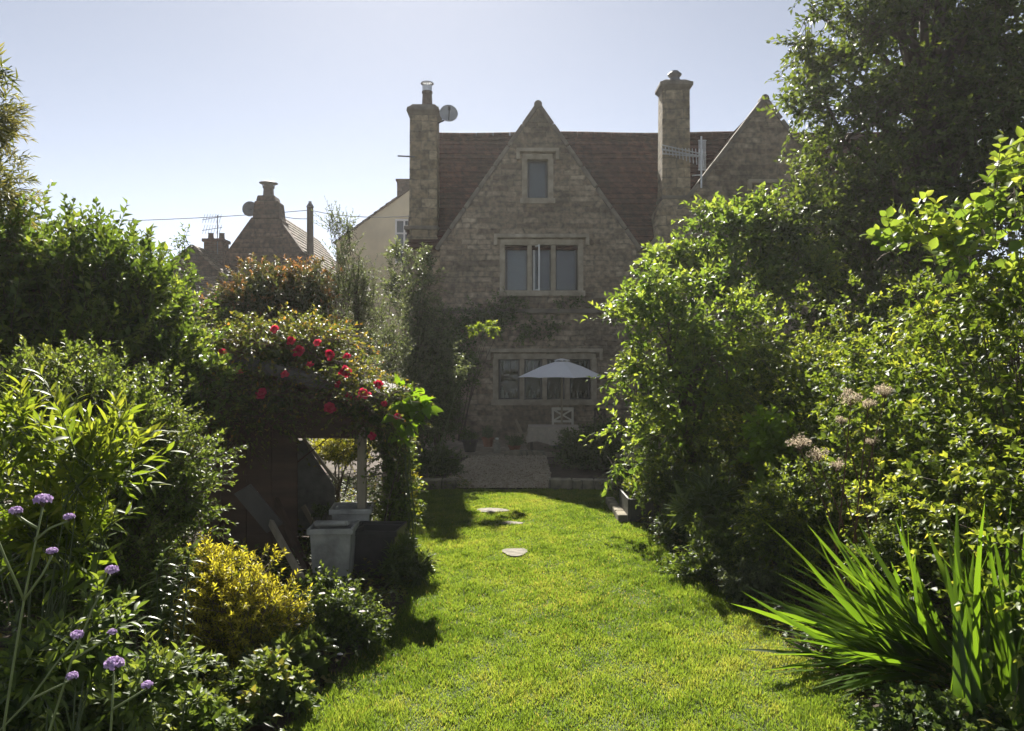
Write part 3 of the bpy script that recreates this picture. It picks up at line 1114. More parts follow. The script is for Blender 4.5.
mb.build('element', M['lead'], t)

# pole and wires
t = thing('utility_pole', 'brown wooden utility pole on the left skyline behind the cottage', 'utility pole', (-7.05, 27, 0))
MB().tube([(-7.05, 27, -.1), (-7.08, 27, 7.3)], [.14, .11], 10).build('pole', M['darkwood'], t)
mb = MB().lathe([(.14, 0), (.10, .08), (.05, .16), (.06, .2)], (-7.08, 27, 7.3), 10)
mb.build('finial', M['lead'], t)


def wire(p, q, sag, lab):
    pts = [V(*p) + (V(*q) - V(*p)) * s - V(0, 0, sag * 4 * s * (1 - s)) for s in np.linspace(0, 1, 16)]
    tag(MB().tube(pts, .011, 4).build('overhead_wire', M['black']), lab, 'overhead wire', 'overhead wires')


wire((-7.08, 27, 7.2), (-22, 27, 6.9), .25, 'thin dark wire running left from the pole past the cottage chimney')
wire((-7.08, 27, 7.2), (-2.3, 18.5, 5.35), .12, 'thin wire running right from the pole to the stone house')
wire((-7.08, 27, 6.9), (-8.1, 26.2, 6.9), .06, 'short wire from the pole down to the stepped cottage chimney')

# ------------------------------------------------------------------ patio furniture
px_, py_ = 1.06, 16.4
t = thing('parasol', 'pale blue-white garden parasol open over the patio table', 'parasol', (px_, py_, 0))
PZ, PE, PR = 1.86, 1.50, .95
vv, ff = [], []
k = 8
rings = [(.13, PZ - .03), (.45, PZ - .135), (.72, PZ - .255), (PR, PE)]
seg = 6
for r_, z in rings:
    for j in range(k * seg):
        a = 2 * math.pi * j / (k * seg) + .2
        f = (j % seg) / seg
        chord = math.cos(math.pi / k) / math.cos((f - .5) * 2 * math.pi / k)
        sag = .05 * (r_ / PR) * math.sin(math.pi * f)
        vv.append((px_ + r_ * chord * math.cos(a), py_ + r_ * chord * math.sin(a), z - sag * .4 + (.03 * math.sin(math.pi * f) if r_ == PR else 0)))
n = k * seg
for i in range(len(rings) - 1):
    for j in range(n):
        ff.append((i * n + j, i * n + (j + 1) % n, (i + 1) * n + (j + 1) % n, (i + 1) * n + j))
mb = MB().add(vv, ff)
o = mb.build('canopy', M['umbrella'], t)
sm = o.modifiers.new('thickness', 'SOLIDIFY'); sm.thickness = .006
mb = MB()
vv = [(px_, py_, PZ + .045)] + [(px_ + .17 * math.cos(2 * math.pi * j / 16), py_ + .17 * math.sin(2 * math.pi * j / 16), PZ - .005 + .012 * (j % 2)) for j in range(16)]
mb.add(vv, [(0, 1 + j, 1 + (j + 1) % 16) for j in range(16)])
v_ = mb.build('vent', M['umbrella'], o)
sm = v_.modifiers.new('thickness', 'SOLIDIFY'); sm.thickness = .005
MB().tube([(px_, py_, .04), (px_, py_, PZ + .03)], .022, 10).build('pole', M['post'], t, smooth=True)
MB().lathe([(.02, 0), (.025, .03), (.012, .06)], (px_, py_, PZ + .03), 10).build('finial', M['post'], t)
for j in range(8):
    a = 2 * math.pi * j / 8 + .2
    MB().tube([(px_, py_, PZ - .02), (px_ + PR * .97 * math.cos(a), py_ + PR * .97 * math.sin(a), PE - .012)], .009, 5).build('rib', M['post'], t)
MB().lathe([(.24, 0), (.24, .05), (.06, .08), (.04, .22)], (px_, py_, 0.004), 20).build('base', M['lead'], t)

tx, ty = .86, 15.9
t = thing('garden_table', 'small garden table on the patio under the parasol, under a pale cloth', 'table', (tx, ty, 0))
MB().box((tx, ty, .485), (1.0, .62, .03)).build('tabletop', M['darkwood'], t, bevel=.004)
for sx in (-1, 1):
    for sy in (-1, 1):
        MB().beam((tx + sx * .45, ty + sy * .26, .004), (tx + sx * .45, ty + sy * .26, .47), .045, .045).build('leg', M['darkwood'], t)
# cloth with folds hanging round it
mb = MB()
per = []
for s in np.linspace(0, 1, 96, endpoint=False):
    q = s * 4
    i, f = int(q), q - int(q)
    cs_ = [(-.52, -.33), (.52, -.33), (.52, .33), (-.52, .33)]
    a, b_ = cs_[i], cs_[(i + 1) % 4]
    per.append((a[0] + (b_[0] - a[0]) * f, a[1] + (b_[1] - a[1]) * f))
n = len(per)
vv = [(tx + x, ty + y, .506) for x, y in per]
for lv, (zz, amp) in enumerate(((.48, .0), (.34, .018), (.18, .035))):
    for j, (x, y) in enumerate(per):
        w_ = 1 + amp * 1.2 * math.sin(j * 1.31) + .04 * lv
        vv.append((tx + x * w_, ty + y * (1 + amp * 2 * math.sin(j * 1.31) + .05 * lv), zz + .02 * math.sin(j * .4) * lv))
ff = [tuple(range(n))] + [(l * n + j, l * n + (j + 1) % n, (l + 1) * n + (j + 1) % n, (l + 1) * n + j) for l in range(3) for j in range(n)]
tag(mb.add(vv, ff).build('tablecloth', M['cloth']), 'pale beige cloth hanging over the small patio table', 'tablecloth')


def cross_chair(x, y, rz, mat, label):
    t = thing('garden_chair', label, 'chair', (x, y, 0), 'garden chairs on the patio')
    R = Matrix.Rotation(rz, 3, 'Z')

    def P(a, b, c): return R @ Vector((a, b, c)) + Vector((x, y, 0))
    MB().box(P(0, 0, .42), (.44, .42, .035), R).build('seat', mat, t, bevel=.008)
    for sx in (-1, 1):
        MB().beam(P(sx * .20, -.19, .004), P(sx * .20, -.19, .42), .04, .04).build('leg', mat, t)
        MB().beam(P(sx * .21, .20, .004), P(sx * .22, .27, .82), .045, .035).build('leg', mat, t)
    mb = MB()
    mb.beam(P(-.22, .27, .79), P(.22, .27, .79), .03, .065)
    mb.beam(P(-.22, .235, .52), P(.22, .235, .52), .03, .045)
    mb.beam(P(-.20, .24, .54), P(.20, .265, .77), .022, .035)
    mb.beam(P(.20, .243, .54), P(-.20, .268, .77), .022, .035)
    mb.build('backrest', mat, t)


cross_chair(1.12, 16.75, 0, M['chairpaint'], 'cream chair with a crossed back, behind the patio table')
cross_chair(1.66, 16.6, -1.2, M['darkwood'], 'dark wooden chair right of the parasol pole, half hidden by shrubs')
# folded wooden deck chair leaning
t = thing('folding_chair', 'pale folding wooden chair standing left of the patio table', 'chair', (.18, 15.9, 0))
for s in (-.16, .16):
    MB().beam((.32 + .04, 15.9 + s, .01), (.08, 15.9 + s, .62), .03, .045).build('leg', M['post'], t)
    MB().beam((.06, 15.9 + s * .8, .01), (.34, 15.9 + s * .8, .40), .03, .04).build('leg', M['post'], t)
mb = MB()
for i in range(4):
    mb.box((.14 + i * .06, 15.9, .36), (.05, .34, .014))
mb.build('seat', M['post'], t)
mb = MB()
for i in range(3):
    f = .72 + i * .12
    mb.box((.36 + (.08 - .36) * f, 15.9, .01 + .61 * f), (.02, .34, .05))
mb.build('backrest', M['post'], t)

t = thing('bottle', 'pale upright bottle standing on the patio left of the table', 'bottle', (-.30, 15.4, 0.004))
MB().lathe([(.06, 0), (.065, .02), (.065, .17), (.03, .22), (.028, .27)], (-.30, 15.4, .004), 14).build('body', M['lace'], t, smooth=True)
MB().lathe([(.032, 0), (.032, .03)], (-.30, 15.4, .274), 12).build('cap', M['whitepaint'], t)


def flower_pot(x, y, r, h, mat, label, fol, z=.004, lL=.05, nsh=50, lobe=None):
    t = thing('flower_pot', label, 'flower pot', (x, y, z), 'flower pots on the patio')
    MB().lathe([(r * .68, 0), (r * .92, h * .82), (r * 1.04, h * .82), (r * 1.04, h), (r * .9, h), (r * .88, h * .86)], (x, y, z), 18).build('pot', mat, t)
    MB().lathe([(r * .86, 0), (r * .86, .01)], (x, y, z + h * .86), 14).build('soil', M['soil'], t)
    cl = cloud([(V(x, y, z + h + r * .6), V(r * 1.3, r * 1.3, r * 1.1))], nsh, r * .7, 7, lL, lL * .5, ground=.05)
    leaf_mesh('foliage', fol, t, cl['pos'], cl['d'], cl['n'], cl['L'], cl['W'], cl['tint'])
    return t


LM = {}
LM['laurel'] = leaf_mat('laurel_leaf', [(0.021, 0.039, 0.011), (0.039, 0.069, 0.016), (0.069, 0.109, 0.025), (0.138, 0.172, 0.040)], trans=.42)
LM['lime'] = leaf_mat('lime_leaf', [(.045, .075, .012), (.075, .115, .016), (.12, .155, .025), (.17, .19, .04)], trans=.5)
LM['privet'] = leaf_mat('privet_leaf', [(0.031, 0.056, 0.016), (0.056, 0.090, 0.022), (0.090, 0.129, 0.034), (0.146, 0.168, 0.050)], trans=.42)
LM['hedge'] = leaf_mat('hedge_leaf', [(00.030, 00.052, 00.012), (00.057, 00.092, 00.018), (00.111, 00.154, 00.030), (00.204, 00.234, 00.050), (00.320, 00.320, 00.080)], [0, .35, .64, .88, 1], trans=.45)
LM['apple'] = leaf_mat('apple_leaf', [(00.037, 00.068, 00.018), (00.066, 00.114, 00.025), (00.122, 00.172, 00.040), (00.215, 00.257, 00.064)], trans=.47)
LM['oak'] = leaf_mat('dark_tree_leaf', [(0.026, 0.042, 0.013), (0.044, 0.070, 0.018), (0.070, 0.101, 0.026), (0.111, 0.137, 0.039)], trans=.38)
LM['gold'] = leaf_mat('golden_leaf', [(0.078, 0.101, 0.011), (0.166, 0.175, 0.017), (0.340, 0.313, 0.028), (0.478, 0.414, 0.046)], [0, .3, .62, 1], trans=.45, boost=(1.5, 1.5, 1.0))
LM['photinia'] = leaf_mat('photinia_leaf', [(.030, .048, .018), (.050, .068, .026), (.085, .088, .035), (.17, .095, .045), (.25, .13, .065)], [0, .4, .66, .86, 1], trans=.4, boost=(2.0, 1.7, 1.0))
LM['grey'] = leaf_mat('grey_green_leaf', [(0.044, 0.060, 0.031), (0.072, 0.094, 0.047), (0.111, 0.137, 0.068), (0.169, 0.195, 0.104)], trans=.4, boost=(2, 1.9, 1.1))
LM['bamboo'] = leaf_mat('bamboo_leaf', [(.05, .065, .018), (.085, .10, .028), (.13, .13, .045), (.19, .17, .07)], trans=.45, boost=(2, 1.8, 1))
LM['rose'] = leaf_mat('rose_leaf', [(.024, .040, .014), (.045, .065, .020), (.085, .10, .030), (.16, .13, .035), (.22, .12, .04)], [0, .4, .7, .9, 1], trans=.42)
LM['vine'] = leaf_mat('big_vine_leaf', [(.06, .11, .014), (.085, .15, .018), (.12, .19, .025)], trans=.55, boost=(2.6, 2.4, .8))
LM['ivy'] = leaf_mat('ivy_leaf', [(00.026, 00.049, 00.017), (00.049, 00.082, 00.024), (00.089, 00.130, 00.036)], trans=.35)
LM['strap'] = leaf_mat('strap_leaf', [(.030, .060, .010), (.055, .105, .012), (.080, .135, .018), (.17, .16, .05)], [0, .45, .93, 1], trans=.5, boost=(2.6, 2.4, .9), rough=.35)
LM['lily'] = leaf_mat('lily_leaf', [(0.041, 0.065, 0.022), (0.061, 0.092, 0.030), (0.101, 0.135, 0.047)], trans=.38, rough=.3)
LM['cover'] = leaf_mat('cover_leaf', [(00.034, 00.055, 00.019), (00.055, 00.086, 00.024), (00.096, 00.135, 00.034), (00.154, 00.123, 00.046)], trans=.4)
LM['petalred'] = leaf_mat('red_petal', [(.30, .012, .035), (.48, .030, .075), (.62, .09, .15)], trans=.35, boost=(1.5, 1.2, 1.2), rough=.6, spec=.2)
LM['petalmauve'] = leaf_mat('mauve_petal', [(.30, .20, .38), (.44, .32, .53), (.60, .48, .66)], trans=.35, boost=(1.3, 1.3, 1.3), rough=.7, spec=.2)
LM['petalwhite'] = leaf_mat('white_petal', [(.55, .50, .52), (.72, .68, .68), (.8, .78, .76)], trans=.3, boost=(1.1, 1.1, 1.1), rough=.7, spec=.2)
LM['seedtan'] = leaf_mat('seed_fluff', [(.34, .29, .22), (.52, .45, .35), (.66, .59, .47)], trans=.3, boost=(1.4, 1.3, 1.2), rough=.9, spec=.1)

flower_pot(-.85, 15.6, .16, .24, M['darkpot'], 'dark round flower pot at the left of the patio by the house wall', LM['ivy'])
flower_pot(-.52, 16.6, .13, .20, M['terracotta'], 'small terracotta pot against the house wall left of the bottle', LM['grey'])
flower_pot(.05, 15.25, .12, .17, M['terracotta'], 'small terracotta pot in front of the folding chair', LM['ivy'])
flower_pot(1.05, 15.1, .15, .2, M['darkpot'], 'dark pot in front of the patio table beside the shrubs', LM['grey'])
for i, (x, y, s, lab) in enumerate(((-.05, 14.95, .10, 'pale loose stone at the patio edge nearest the bottle'), (.16, 14.85, .13, 'largest pale loose stone at the patio edge'),
                                  (.33, 15.0, .09, 'small pale stone right of the largest stone on the patio edge'), (.52, 14.9, .11, 'pale loose stone at the patio edge, rightmost of its row'))):
    mb = MB()
    vv = [(x + p[0] * s * rng.uniform(.8, 1.2), y + p[1] * s * rng.uniform(.7, 1.1), .05 + p[2] * s * .6 * rng.uniform(.8, 1.1)) for p in
          [(a, b_, c) for a in (-1, 0, 1) for b_ in (-1, 0, 1) for c in (-1, 0, 1) if abs(a) + abs(b_) + abs(c) == 3]]
    mb.add(vv, [(0, 1, 3, 2), (4, 6, 7, 5), (0, 4, 5, 1), (2, 3, 7, 6), (0, 2, 6, 4), (1, 5, 7, 3)])
    tag(mb.build('loose_stone', M['edging'], bevel=.03), lab, 'stone', 'loose stones at the patio edge')

# ------------------------------------------------------------------ shelter on the left
sh = thing('garden_shelter', 'low dark brown wooden garden shelter with a sloping roof under the red rose', 'shelter', (-2.0, 7.0, 0))
F = 6.95
mb = MB()
xx = -2.75
while xx < -2.0:
    w_ = .115
    mb.box((xx + w_ / 2, F + .03 + (.007 if int(round((xx + 2.75) / .115)) % 2 else -.007), .66), (w_ + .004, .022, 1.30))
    xx += w_
mb.build('front_panel', M['plank'], sh, bevel=.003)
mb = MB()
for i in range(11):
    mb.box((-2.78, F + .1 + i * .13, .74), (.022, .122, 1.46))
mb.build('side_panel', M['plank'], sh)
for (x, y, z) in ((-1.36, F + .02, 1.30), (-1.36, 8.35, 1.30), (-2.72, 8.35, 1.62)):
    mb = MB().beam((x, y, -.05), (x + .004, y, z), .075, .075)
    mb.build('post', M['post'], sh, bevel=.008)
mb = MB()
mb.beam((-2.78, F, 1.20), (-1.27, F, 1.19), .03, .2)
mb.add([(-2.78, F + .01, 1.30), (-1.27, F + .01, 1.29), (-1.27, F + .01, 1.47), (-2.78, F + .01, 1.86),
        (-2.78, F + .035, 1.30), (-1.27, F + .035, 1.29), (-1.27, F + .035, 1.47), (-2.78, F + .035, 1.86)],
       [(0, 1, 2, 3), (7, 6, 5, 4), (0, 4, 5, 1), (1, 5, 6, 2), (2, 6, 7, 3), (3, 7, 4, 0)])
mb.build('fascia', M['plank'], sh, bevel=.003)
mb = MB()
mb.add([(-2.9, 6.68, 1.93), (-1.16, 6.68, 1.47), (-1.16, 8.5, 1.47), (-2.9, 8.5, 1.93),
        (-2.9, 6.68, 1.97), (-1.16, 6.68, 1.51), (-1.16, 8.5, 1.51), (-2.9, 8.5, 1.97)],
       [(3, 2, 1, 0), (4, 5, 6, 7), (0, 1, 5, 4), (1, 2, 6, 5), (2, 3, 7, 6), (3, 0, 4, 7)])
mb.build('roof', M['felt'], sh)
mb = MB()
mb.beam((-2.9, 6.66, 1.925), (-1.15, 6.66, 1.465), .022, .10)
mb.build('bargeboard', M['greyboard'], sh)

mb = MB().wall([(-2.30, 0.0), (-1.82, 0.0), (-1.82, .50), (-2.14, .98), (-2.30, .98)], [], 7.9, 7.92)
t = thing('leaning_sheet', 'grey cut sheet with a slanted pale top edge, standing inside the shelter opening', 'panel', (-2.0, 7.9, 0))
mb.build('board', M['felt'], t)
MB().beam((-2.13, 7.885, 1.0), (-1.79, 7.885, .55), .03, .03).build('batten', M['post'], t)


def board(name, a, b_, w, h, mat, label):
    tag(MB().beam(a, b_, w, h).build(name, mat, bevel=.003), label, 'board', 'boards leaning by the shelter')


board('leaning_board', (-1.58, 5.95, .02), (-2.25, 6.75, .62), .028, .07, M['post'], 'long pale narrow board leaning left, nearest to the white planter')
board('leaning_board', (-1.63, 6.25, .02), (-2.10, 6.85, .55), .03, .09, M['plank'], 'brown narrow board leaning behind the long pale board')
board('leaning_board', (-1.72, 7.2, .02), (-1.98, 7.3, .42), .02, .05, M['post'], 'short pale stick leaning in the shelter opening behind the planters')
R = Matrix.Rotation(.35, 3, 'X') @ Matrix.Rotation(-.55, 3, 'Y')
tag(MB().box((-2.12, 6.45, .55), (.17, .02, .44), R).build('leaning_board', M['greyboard'], bevel=.003), 'wide grey weathered board leaning against the brown shelter wall', 'board', 'boards leaning by the shelter')


def square_planter(name, x, y, b, tp, h, mat, label, rz, rim=.03):
    t = thing(name, label, 'planter', (x, y, 0))
    R = Matrix.Rotation(rz, 4, 'Z')

    def T(mb):
        mb.v = [tuple(Vector((x, y, 0)) + R @ (Vector(p))) for p in mb.v]
        return mb
    # four tapered sides, open at the top
    mb = MB()
    o, i_ = (b / 2, tp / 2), (b / 2 - .02, tp / 2 - .02)
    ring = [(-1, -1), (1, -1), (1, 1), (-1, 1)]
    vv = [(sx * o[0], sy * o[0], .005) for sx, sy in ring] + [(sx * o[1], sy * o[1], h) for sx, sy in ring] + \
         [(sx * i_[1], sy * i_[1], h) for sx, sy in ring] + [(sx * i_[1] * .98, sy * i_[1] * .98, h - .06) for sx, sy in ring]
    ff = [(3, 2, 1, 0)]
    for j in range(4):
        k = (j + 1) % 4
        ff += [(j, k, k + 4, j + 4), (j + 4, k + 4, k + 8, j + 8), (j + 8, k + 8, k + 12, j + 12)]
    T(mb.add(vv, ff)).build('body', mat, t, bevel=.004)
    mb = MB()
    tt = tp / 2 + rim / 2
    for sx, sy, lx, ly in ((0, -1, 1, 0), (0, 1, 1, 0), (-1, 0, 0, 1), (1, 0, 0, 1)):
        mb.box((sx * tt, sy * tt, h + .003), (tp + 2 * rim if lx else rim, tp - .004 if ly else rim, .045))
    T(mb).build('rim', mat, t, bevel=.004)
    T(MB().box((0, 0, h - .06), (tp - .05, tp - .05, .01))).build('soil', M['soil'], t)
    return t


square_planter('planter', -1.44, 6.22, .27, .32, .44, M['zinc'], 'square tapered white planter, nearest the viewer, with a folded cloth on top', .06, .02)
square_planter('planter', -1.44, 6.95, .27, .33, .46, M['zinc'], 'white square planter behind the first one, half hidden, holding a small plant', .1, .02)
square_planter('planter', -1.14, 6.55, .34, .38, .36, M['darkpot'], 'dark square planter beside the white planter at the lawn edge', -.08, .018)
mb = MB()
vv = []
for i in range(9):
    for j in range(2):
        x = -1.56 + .03 * i
        z = .475 + .018 * math.sin(i * 1.3) + (.012 if j else 0)
        vv += [(x, 6.10 + .02 * j, z), (x, 6.28 - .015 * j, z + .006)]
mb = MB()
mb.tube([(-1.57, 6.14, .485), (-1.33, 6.14, .49)], .022, 8)
mb.tube([(-1.57, 6.19, .482), (-1.32, 6.19, .482)], .020, 8)
mb.box((-1.44, 6.25, .472), (.25, .11, .012))
tag(mb.build('rolled_cloth', M['zinc'], smooth=True), 'grey folded cloth lying on the nearest white planter', 'cloth')

# trough, post and cane at the right edge of the lawn
t = thing('trough', 'long dark trough planter with a small lime plant, right lawn edge', 'planter', (1.42, 8.8, 0))
mb = MB()
x0, x1, y0, y1, h = 1.30, 1.56, 8.55, 9.25, .27
for (c, s) in (((x0, (y0 + y1) / 2, h / 2), (.025, y1 - y0, h)), ((x1, (y0 + y1) / 2, h / 2), (.025, y1 - y0, h)),
               (((x0 + x1) / 2, y0 + .013, h / 2), (x1 - x0 - .026, .025, h - .006)), (((x0 + x1) / 2, y1 - .013, h / 2), (x1 - x0 - .026, .025, h - .006))):
    mb.box(c, s)
mb.build('body', M['darkpot'], t, bevel=.005)
MB().box(((x0 + x1) / 2, (y0 + y1) / 2, h - .07), (x1 - x0 - .03, y1 - y0 - .06, .02)).build('soil', M['soil'], t)
cl = cloud([(V(1.42, 8.8, .30), V(.10, .2, .12))], 40, .08, 6, .06, .03)
leaf_mesh('foliage', LM['lime'], t, cl['pos'], cl['d'], cl['n'], cl['L'], cl['W'], cl['tint'])
tag(MB().beam((1.66, 9.5, -.05), (1.665, 9.5, 1.05), .09, .09).build('wooden_post', M['post'], bevel=.008), 'short weathered wooden post behind the dark trough', 'post')
tag(MB().tube([(1.56, 9.4, -.05), (1.545, 9.4, 1.9)], .014, 8).build('metal_cane', M['pipe'], smooth=True), 'thin pale grey upright cane beside the wooden post', 'cane')
mb = MB()
for i, yy in enumerate((8.72, 9.02, 9.34, 9.65)):
    mb.box((1.24 + rng.uniform(-.01, .01), yy, .04), (.11, .27, .09))
tag(mb.build('stone_edging', M['edging'], bevel=.015), 'short row of pale edging blocks beside the dark trough', 'edging', 'low stone edgings')

# ------------------------------------------------------------------ planting: left side
W = M['verd']
plant('bamboo', 'tall feathery bamboo at the far left edge of the picture', 'bamboo', at(-20, 600, 5.6) * V(1, 1, 0),
      [lob(3, 74, 5.6, 9, 20, .2), lob(-6, 125, 5.6, 12, 40, .25), lob(-8, 185, 5.6, 22, 50, .3), lob(-4, 270, 5.6, 30, 70, .35)],
      LM['bamboo'], M['palestem'], 520, .15, 12, .085, .015, up=.25, out=.8, droop=.4, interior=.1, nstem=14, stem_r=.012, group=None, ang=40, stem_part='culm')
plant('laurel_tree', 'dark glossy evergreen tree forming the high left skyline', 'tree', (-3.6, 5.9, 0),
      [lob(40, 275, 6.0, 75, 60, .7), lob(110, 285, 5.9, 50, 45, .6), lob(136, 325, 6.0, 36, 50, .5), lob(20, 340, 5.9, 95, 90, .7), lob(105, 350, 6.0, 75, 75, .6), lob(90, 430, 6.1, 120, 90, .5), lob(160, 400, 6.2, 50, 80, .5)],
      LM['laurel'], W, 1700, .30, 13, .078, .042, up=.85, out=.4, nstem=16, trunk=([(-3.6, 5.9, -.05), (-3.6, 5.95, .8), (-3.5, 5.9, 1.8)], [.10, .085, .05]),
      fold=.4, part='crown', stem_part='trunk', droop=.05, face=.6, interior=.35, shell=.4)
plant('fruit_shrub', 'fresh green leafy shrub between the dark left tree and the rose', 'shrub', (-2.9, 6.6, 0),
      [lob(162, 345, 6.4, 30, 48, .4), lob(148, 312, 6.4, 26, 34, .35), lob(185, 390, 6.3, 35, 55, .4)],
      LM['apple'], W, 560, .22, 11, .06, .03, up=.6, out=.6, nstem=10, interior=.25)
plant('privet_shrub', 'large fine-leaved green shrub spreading over the left foreground', 'shrub', (-1.95, 4.25, 0),
      [lob(40, 410, 4.3, 75, 55, .45), lob(110, 425, 4.3, 75, 55, .4), lob(160, 475, 4.3, 55, 55, .4), lob(175, 512, 4.25, 44, 36, .25), lob(90, 500, 4.2, 90, 70, .4), lob(60, 580, 4.2, 100, 80, .35), lob(130, 590, 4.2, 60, 80, .3)],
      LM['privet'], W, 2600, .17, 14, .036, .020, up=.5, out=.7, nstem=22, droop=.12, interior=.3, shell=.5, clump=6)
plant('willowleaf_shrub', 'bright lime shrub with long pointed leaves, left foreground', 'shrub', (-1.95, 3.1, 0),
      [lob(40, 455, 3.05, 60, 55, .25), lob(90, 480, 3.05, 45, 50, .22), lob(15, 520, 3.05, 50, 60, .25), lob(75, 560, 3.05, 55, 55, .2)],
      LM['lime'], M['greenstem'], 190, .20, 12, .085, .019, prof='lance', up=.75, out=.45, nstem=20, stem_r=.007, droop=.12, interior=.12, ang=50, shell=.6, fold=.3, curl=.25, tipsize=.8)

# golden shrub
plant('golden_shrub', 'rounded golden yellow shrub in front of the leaning boards', 'shrub', (-1.62, 4.45, 0),
      [lob(238, 620, 4.45, 42, 62, .32), lob(215, 590, 4.5, 30, 42, .25), lob(268, 636, 4.45, 36, 48, .28), lob(232, 662, 4.4, 52, 40, .3), lob(206, 625, 4.45, 26, 36, .25)],
      LM['gold'], W, 1250, .10, 14, .032, .011, up=.75, out=.55, nstem=16, droop=.05, interior=.3, ang=60, tipgrow=.75, face=.5, tipsize=.95)
LOWMATS = LM['cover']


def low(name, label, cat, px, py, Y, rx, rz, ry, mat, n, L, Wd, prof='simple', group=None, **kw):
    c, r = lob(px, py, Y, rx, rz, ry)
    c[2] = max(c[2], r[2] * .6 + .02)
    return plant(name, label, cat, (c[0], c[1], 0), [(c, r), (c + V(r[0] * .5, .03, -r[2] * .35), r * .7), (c + V(-r[0] * .5, -.03, -r[2] * .3), r * .75)],
                 mat, M['greenstem'], n, kw.pop('slen', r[2] * .45), kw.pop('per', 9), L, Wd, prof, group=group, nstem=8, stem_r=.006, **kw)


low('leafy_perennial', 'dark leafy plant dotted with tiny white flowers at the left lawn edge', 'plant', 335, 640, 4.75, 42, 42, .26, LM['privet'], 420, .035, .02)
low('spiky_perennial', 'dark pointed-leaf plant at the lawn edge beside the dark planter', 'plant', 408, 578, 6.2, 20, 26, .2, LM['lily'], 110, .10, .02, 'lance', face=.4)
low('small_fern', 'small leafy clump in front of the white planter', 'plant', 318, 600, 5.7, 28, 14, .15, LM['cover'], 120, .04, .022)
low('variegated_groundcover', 'low green groundcover plant at the bottom left, below the verbena flowers', 'plant', 175, 715, 3.35, 50, 26, .25, LM['privet'], 150, .05, .028)
low('leafy_groundcover', 'dark spreading leaves in the bottom left corner', 'plant', 40, 705, 3.1, 90, 60, .3, LM['privet'], 420, .05, .026)
low('phlox', 'leafy green plant with many pointed leaves under the verbena, bottom left', 'plant', 60, 650, 2.55, 60, 40, .22, LM['privet'], 80, .06, .02, 'lance', slen=.14)
low('catmint', 'fine leafy plant beside the broadest verbena head, bottom left', 'plant', 150, 680, 3.0, 30, 28, .2, LM['privet'], 110, .045, .02, 'lance', slen=.13)
low('geranium', 'low leafy plant with pale pink flowers below the golden shrub', 'plant', 250, 712, 3.9, 55, 30, .25, LM['cover'], 300, .05, .035)
low('broadleaf_clump', 'dark broad-leaved clump under the golden shrub by the lawn', 'plant', 292, 695, 4.3, 30, 18, .2, LM['lily'], 60, .11, .05, 'ovate')


def tiny_flowers(root, spots, r, mat, part='flower'):
    for c in spots:
        n = 10
        a = rng.uniform(0, 6.28) + np.arange(n) * 2.4
        d = np.stack([np.cos(a), np.sin(a) * .8, .35 + .3 * rng.random(n)], 1)
        leaf_mesh(part, mat, root, np.repeat(c[None], n, 0), d, np.tile(V(0, -.3, 1), (n, 1)), r, r * .7, rng.random(n), 'petal', .1, .2)


objs = {o.name: o for o in scene.objects}
tiny_flowers(objs['leafy_perennial'], [at(x, y, 4.5) for x, y in ((352, 590), (322, 594), (362, 612), (298, 625), (340, 655))], .018, LM['petalwhite'])
tiny_flowers(objs['geranium'], [at(x, y, 3.75) for x, y in ((233, 688), (241, 693), (237, 699), (184, 668), (188, 690), (192, 655))], .02, LM['petalwhite'])


# lily-like stems with whorled leaves
def whorl_plant(px, y0, y1, Y, nst, spread, L, Wd, label, mat=LM['lily']):
    b = at(px, y1, Y)
    root = thing('lily_stem', label, 'plant', (b[0], b[1], 0), 'leafy lily stems in the left border')
    mb = MB()
    P, D, Nn = [], [], []
    for s in range(nst):
        x = b[0] + rng.normal() * spread
        yy = b[1] + rng.normal() * spread
        top = at(px, y0, Y)[2] * rng.uniform(.82, 1.0)
        ln = rng.normal(size=2) * .05
        mb.tube([(x, yy, -.02), (x + ln[0] * .4, yy + ln[1] * .4, top * .5), (x + ln[0], yy + ln[1], top)], [.006, .005, .003], 5)
        k = int(46)
        for i in range(k):
            f = .15 + .85 * i / k
            a = i * 2.4
            P.append((x + ln[0] * f, yy + ln[1] * f, top * f))
            D.append((math.cos(a), math.sin(a), .25 - .5 * (1 - f) + (.9 if f > .95 else 0)))
            Nn.append((0, 0, 1))
    mb.build('stem', M['greenstem'], root)
    n = len(P)
    leaf_mesh('foliage', mat, root, np.array(P), np.array(D), np.array(Nn), L * rng.uniform(.7, 1.2, n), Wd, rng.random(n), 'lance', .2, .45)


whorl_plant(168, 545, 690, 3.6, 5, .05, .085, .016, 'dark upright stems ringed with narrow leaves, left of the golden shrub')
whorl_plant(112, 600, 720, 3.2, 4, .06, .085, .016, 'shorter narrow-leaved upright stems behind the verbena')

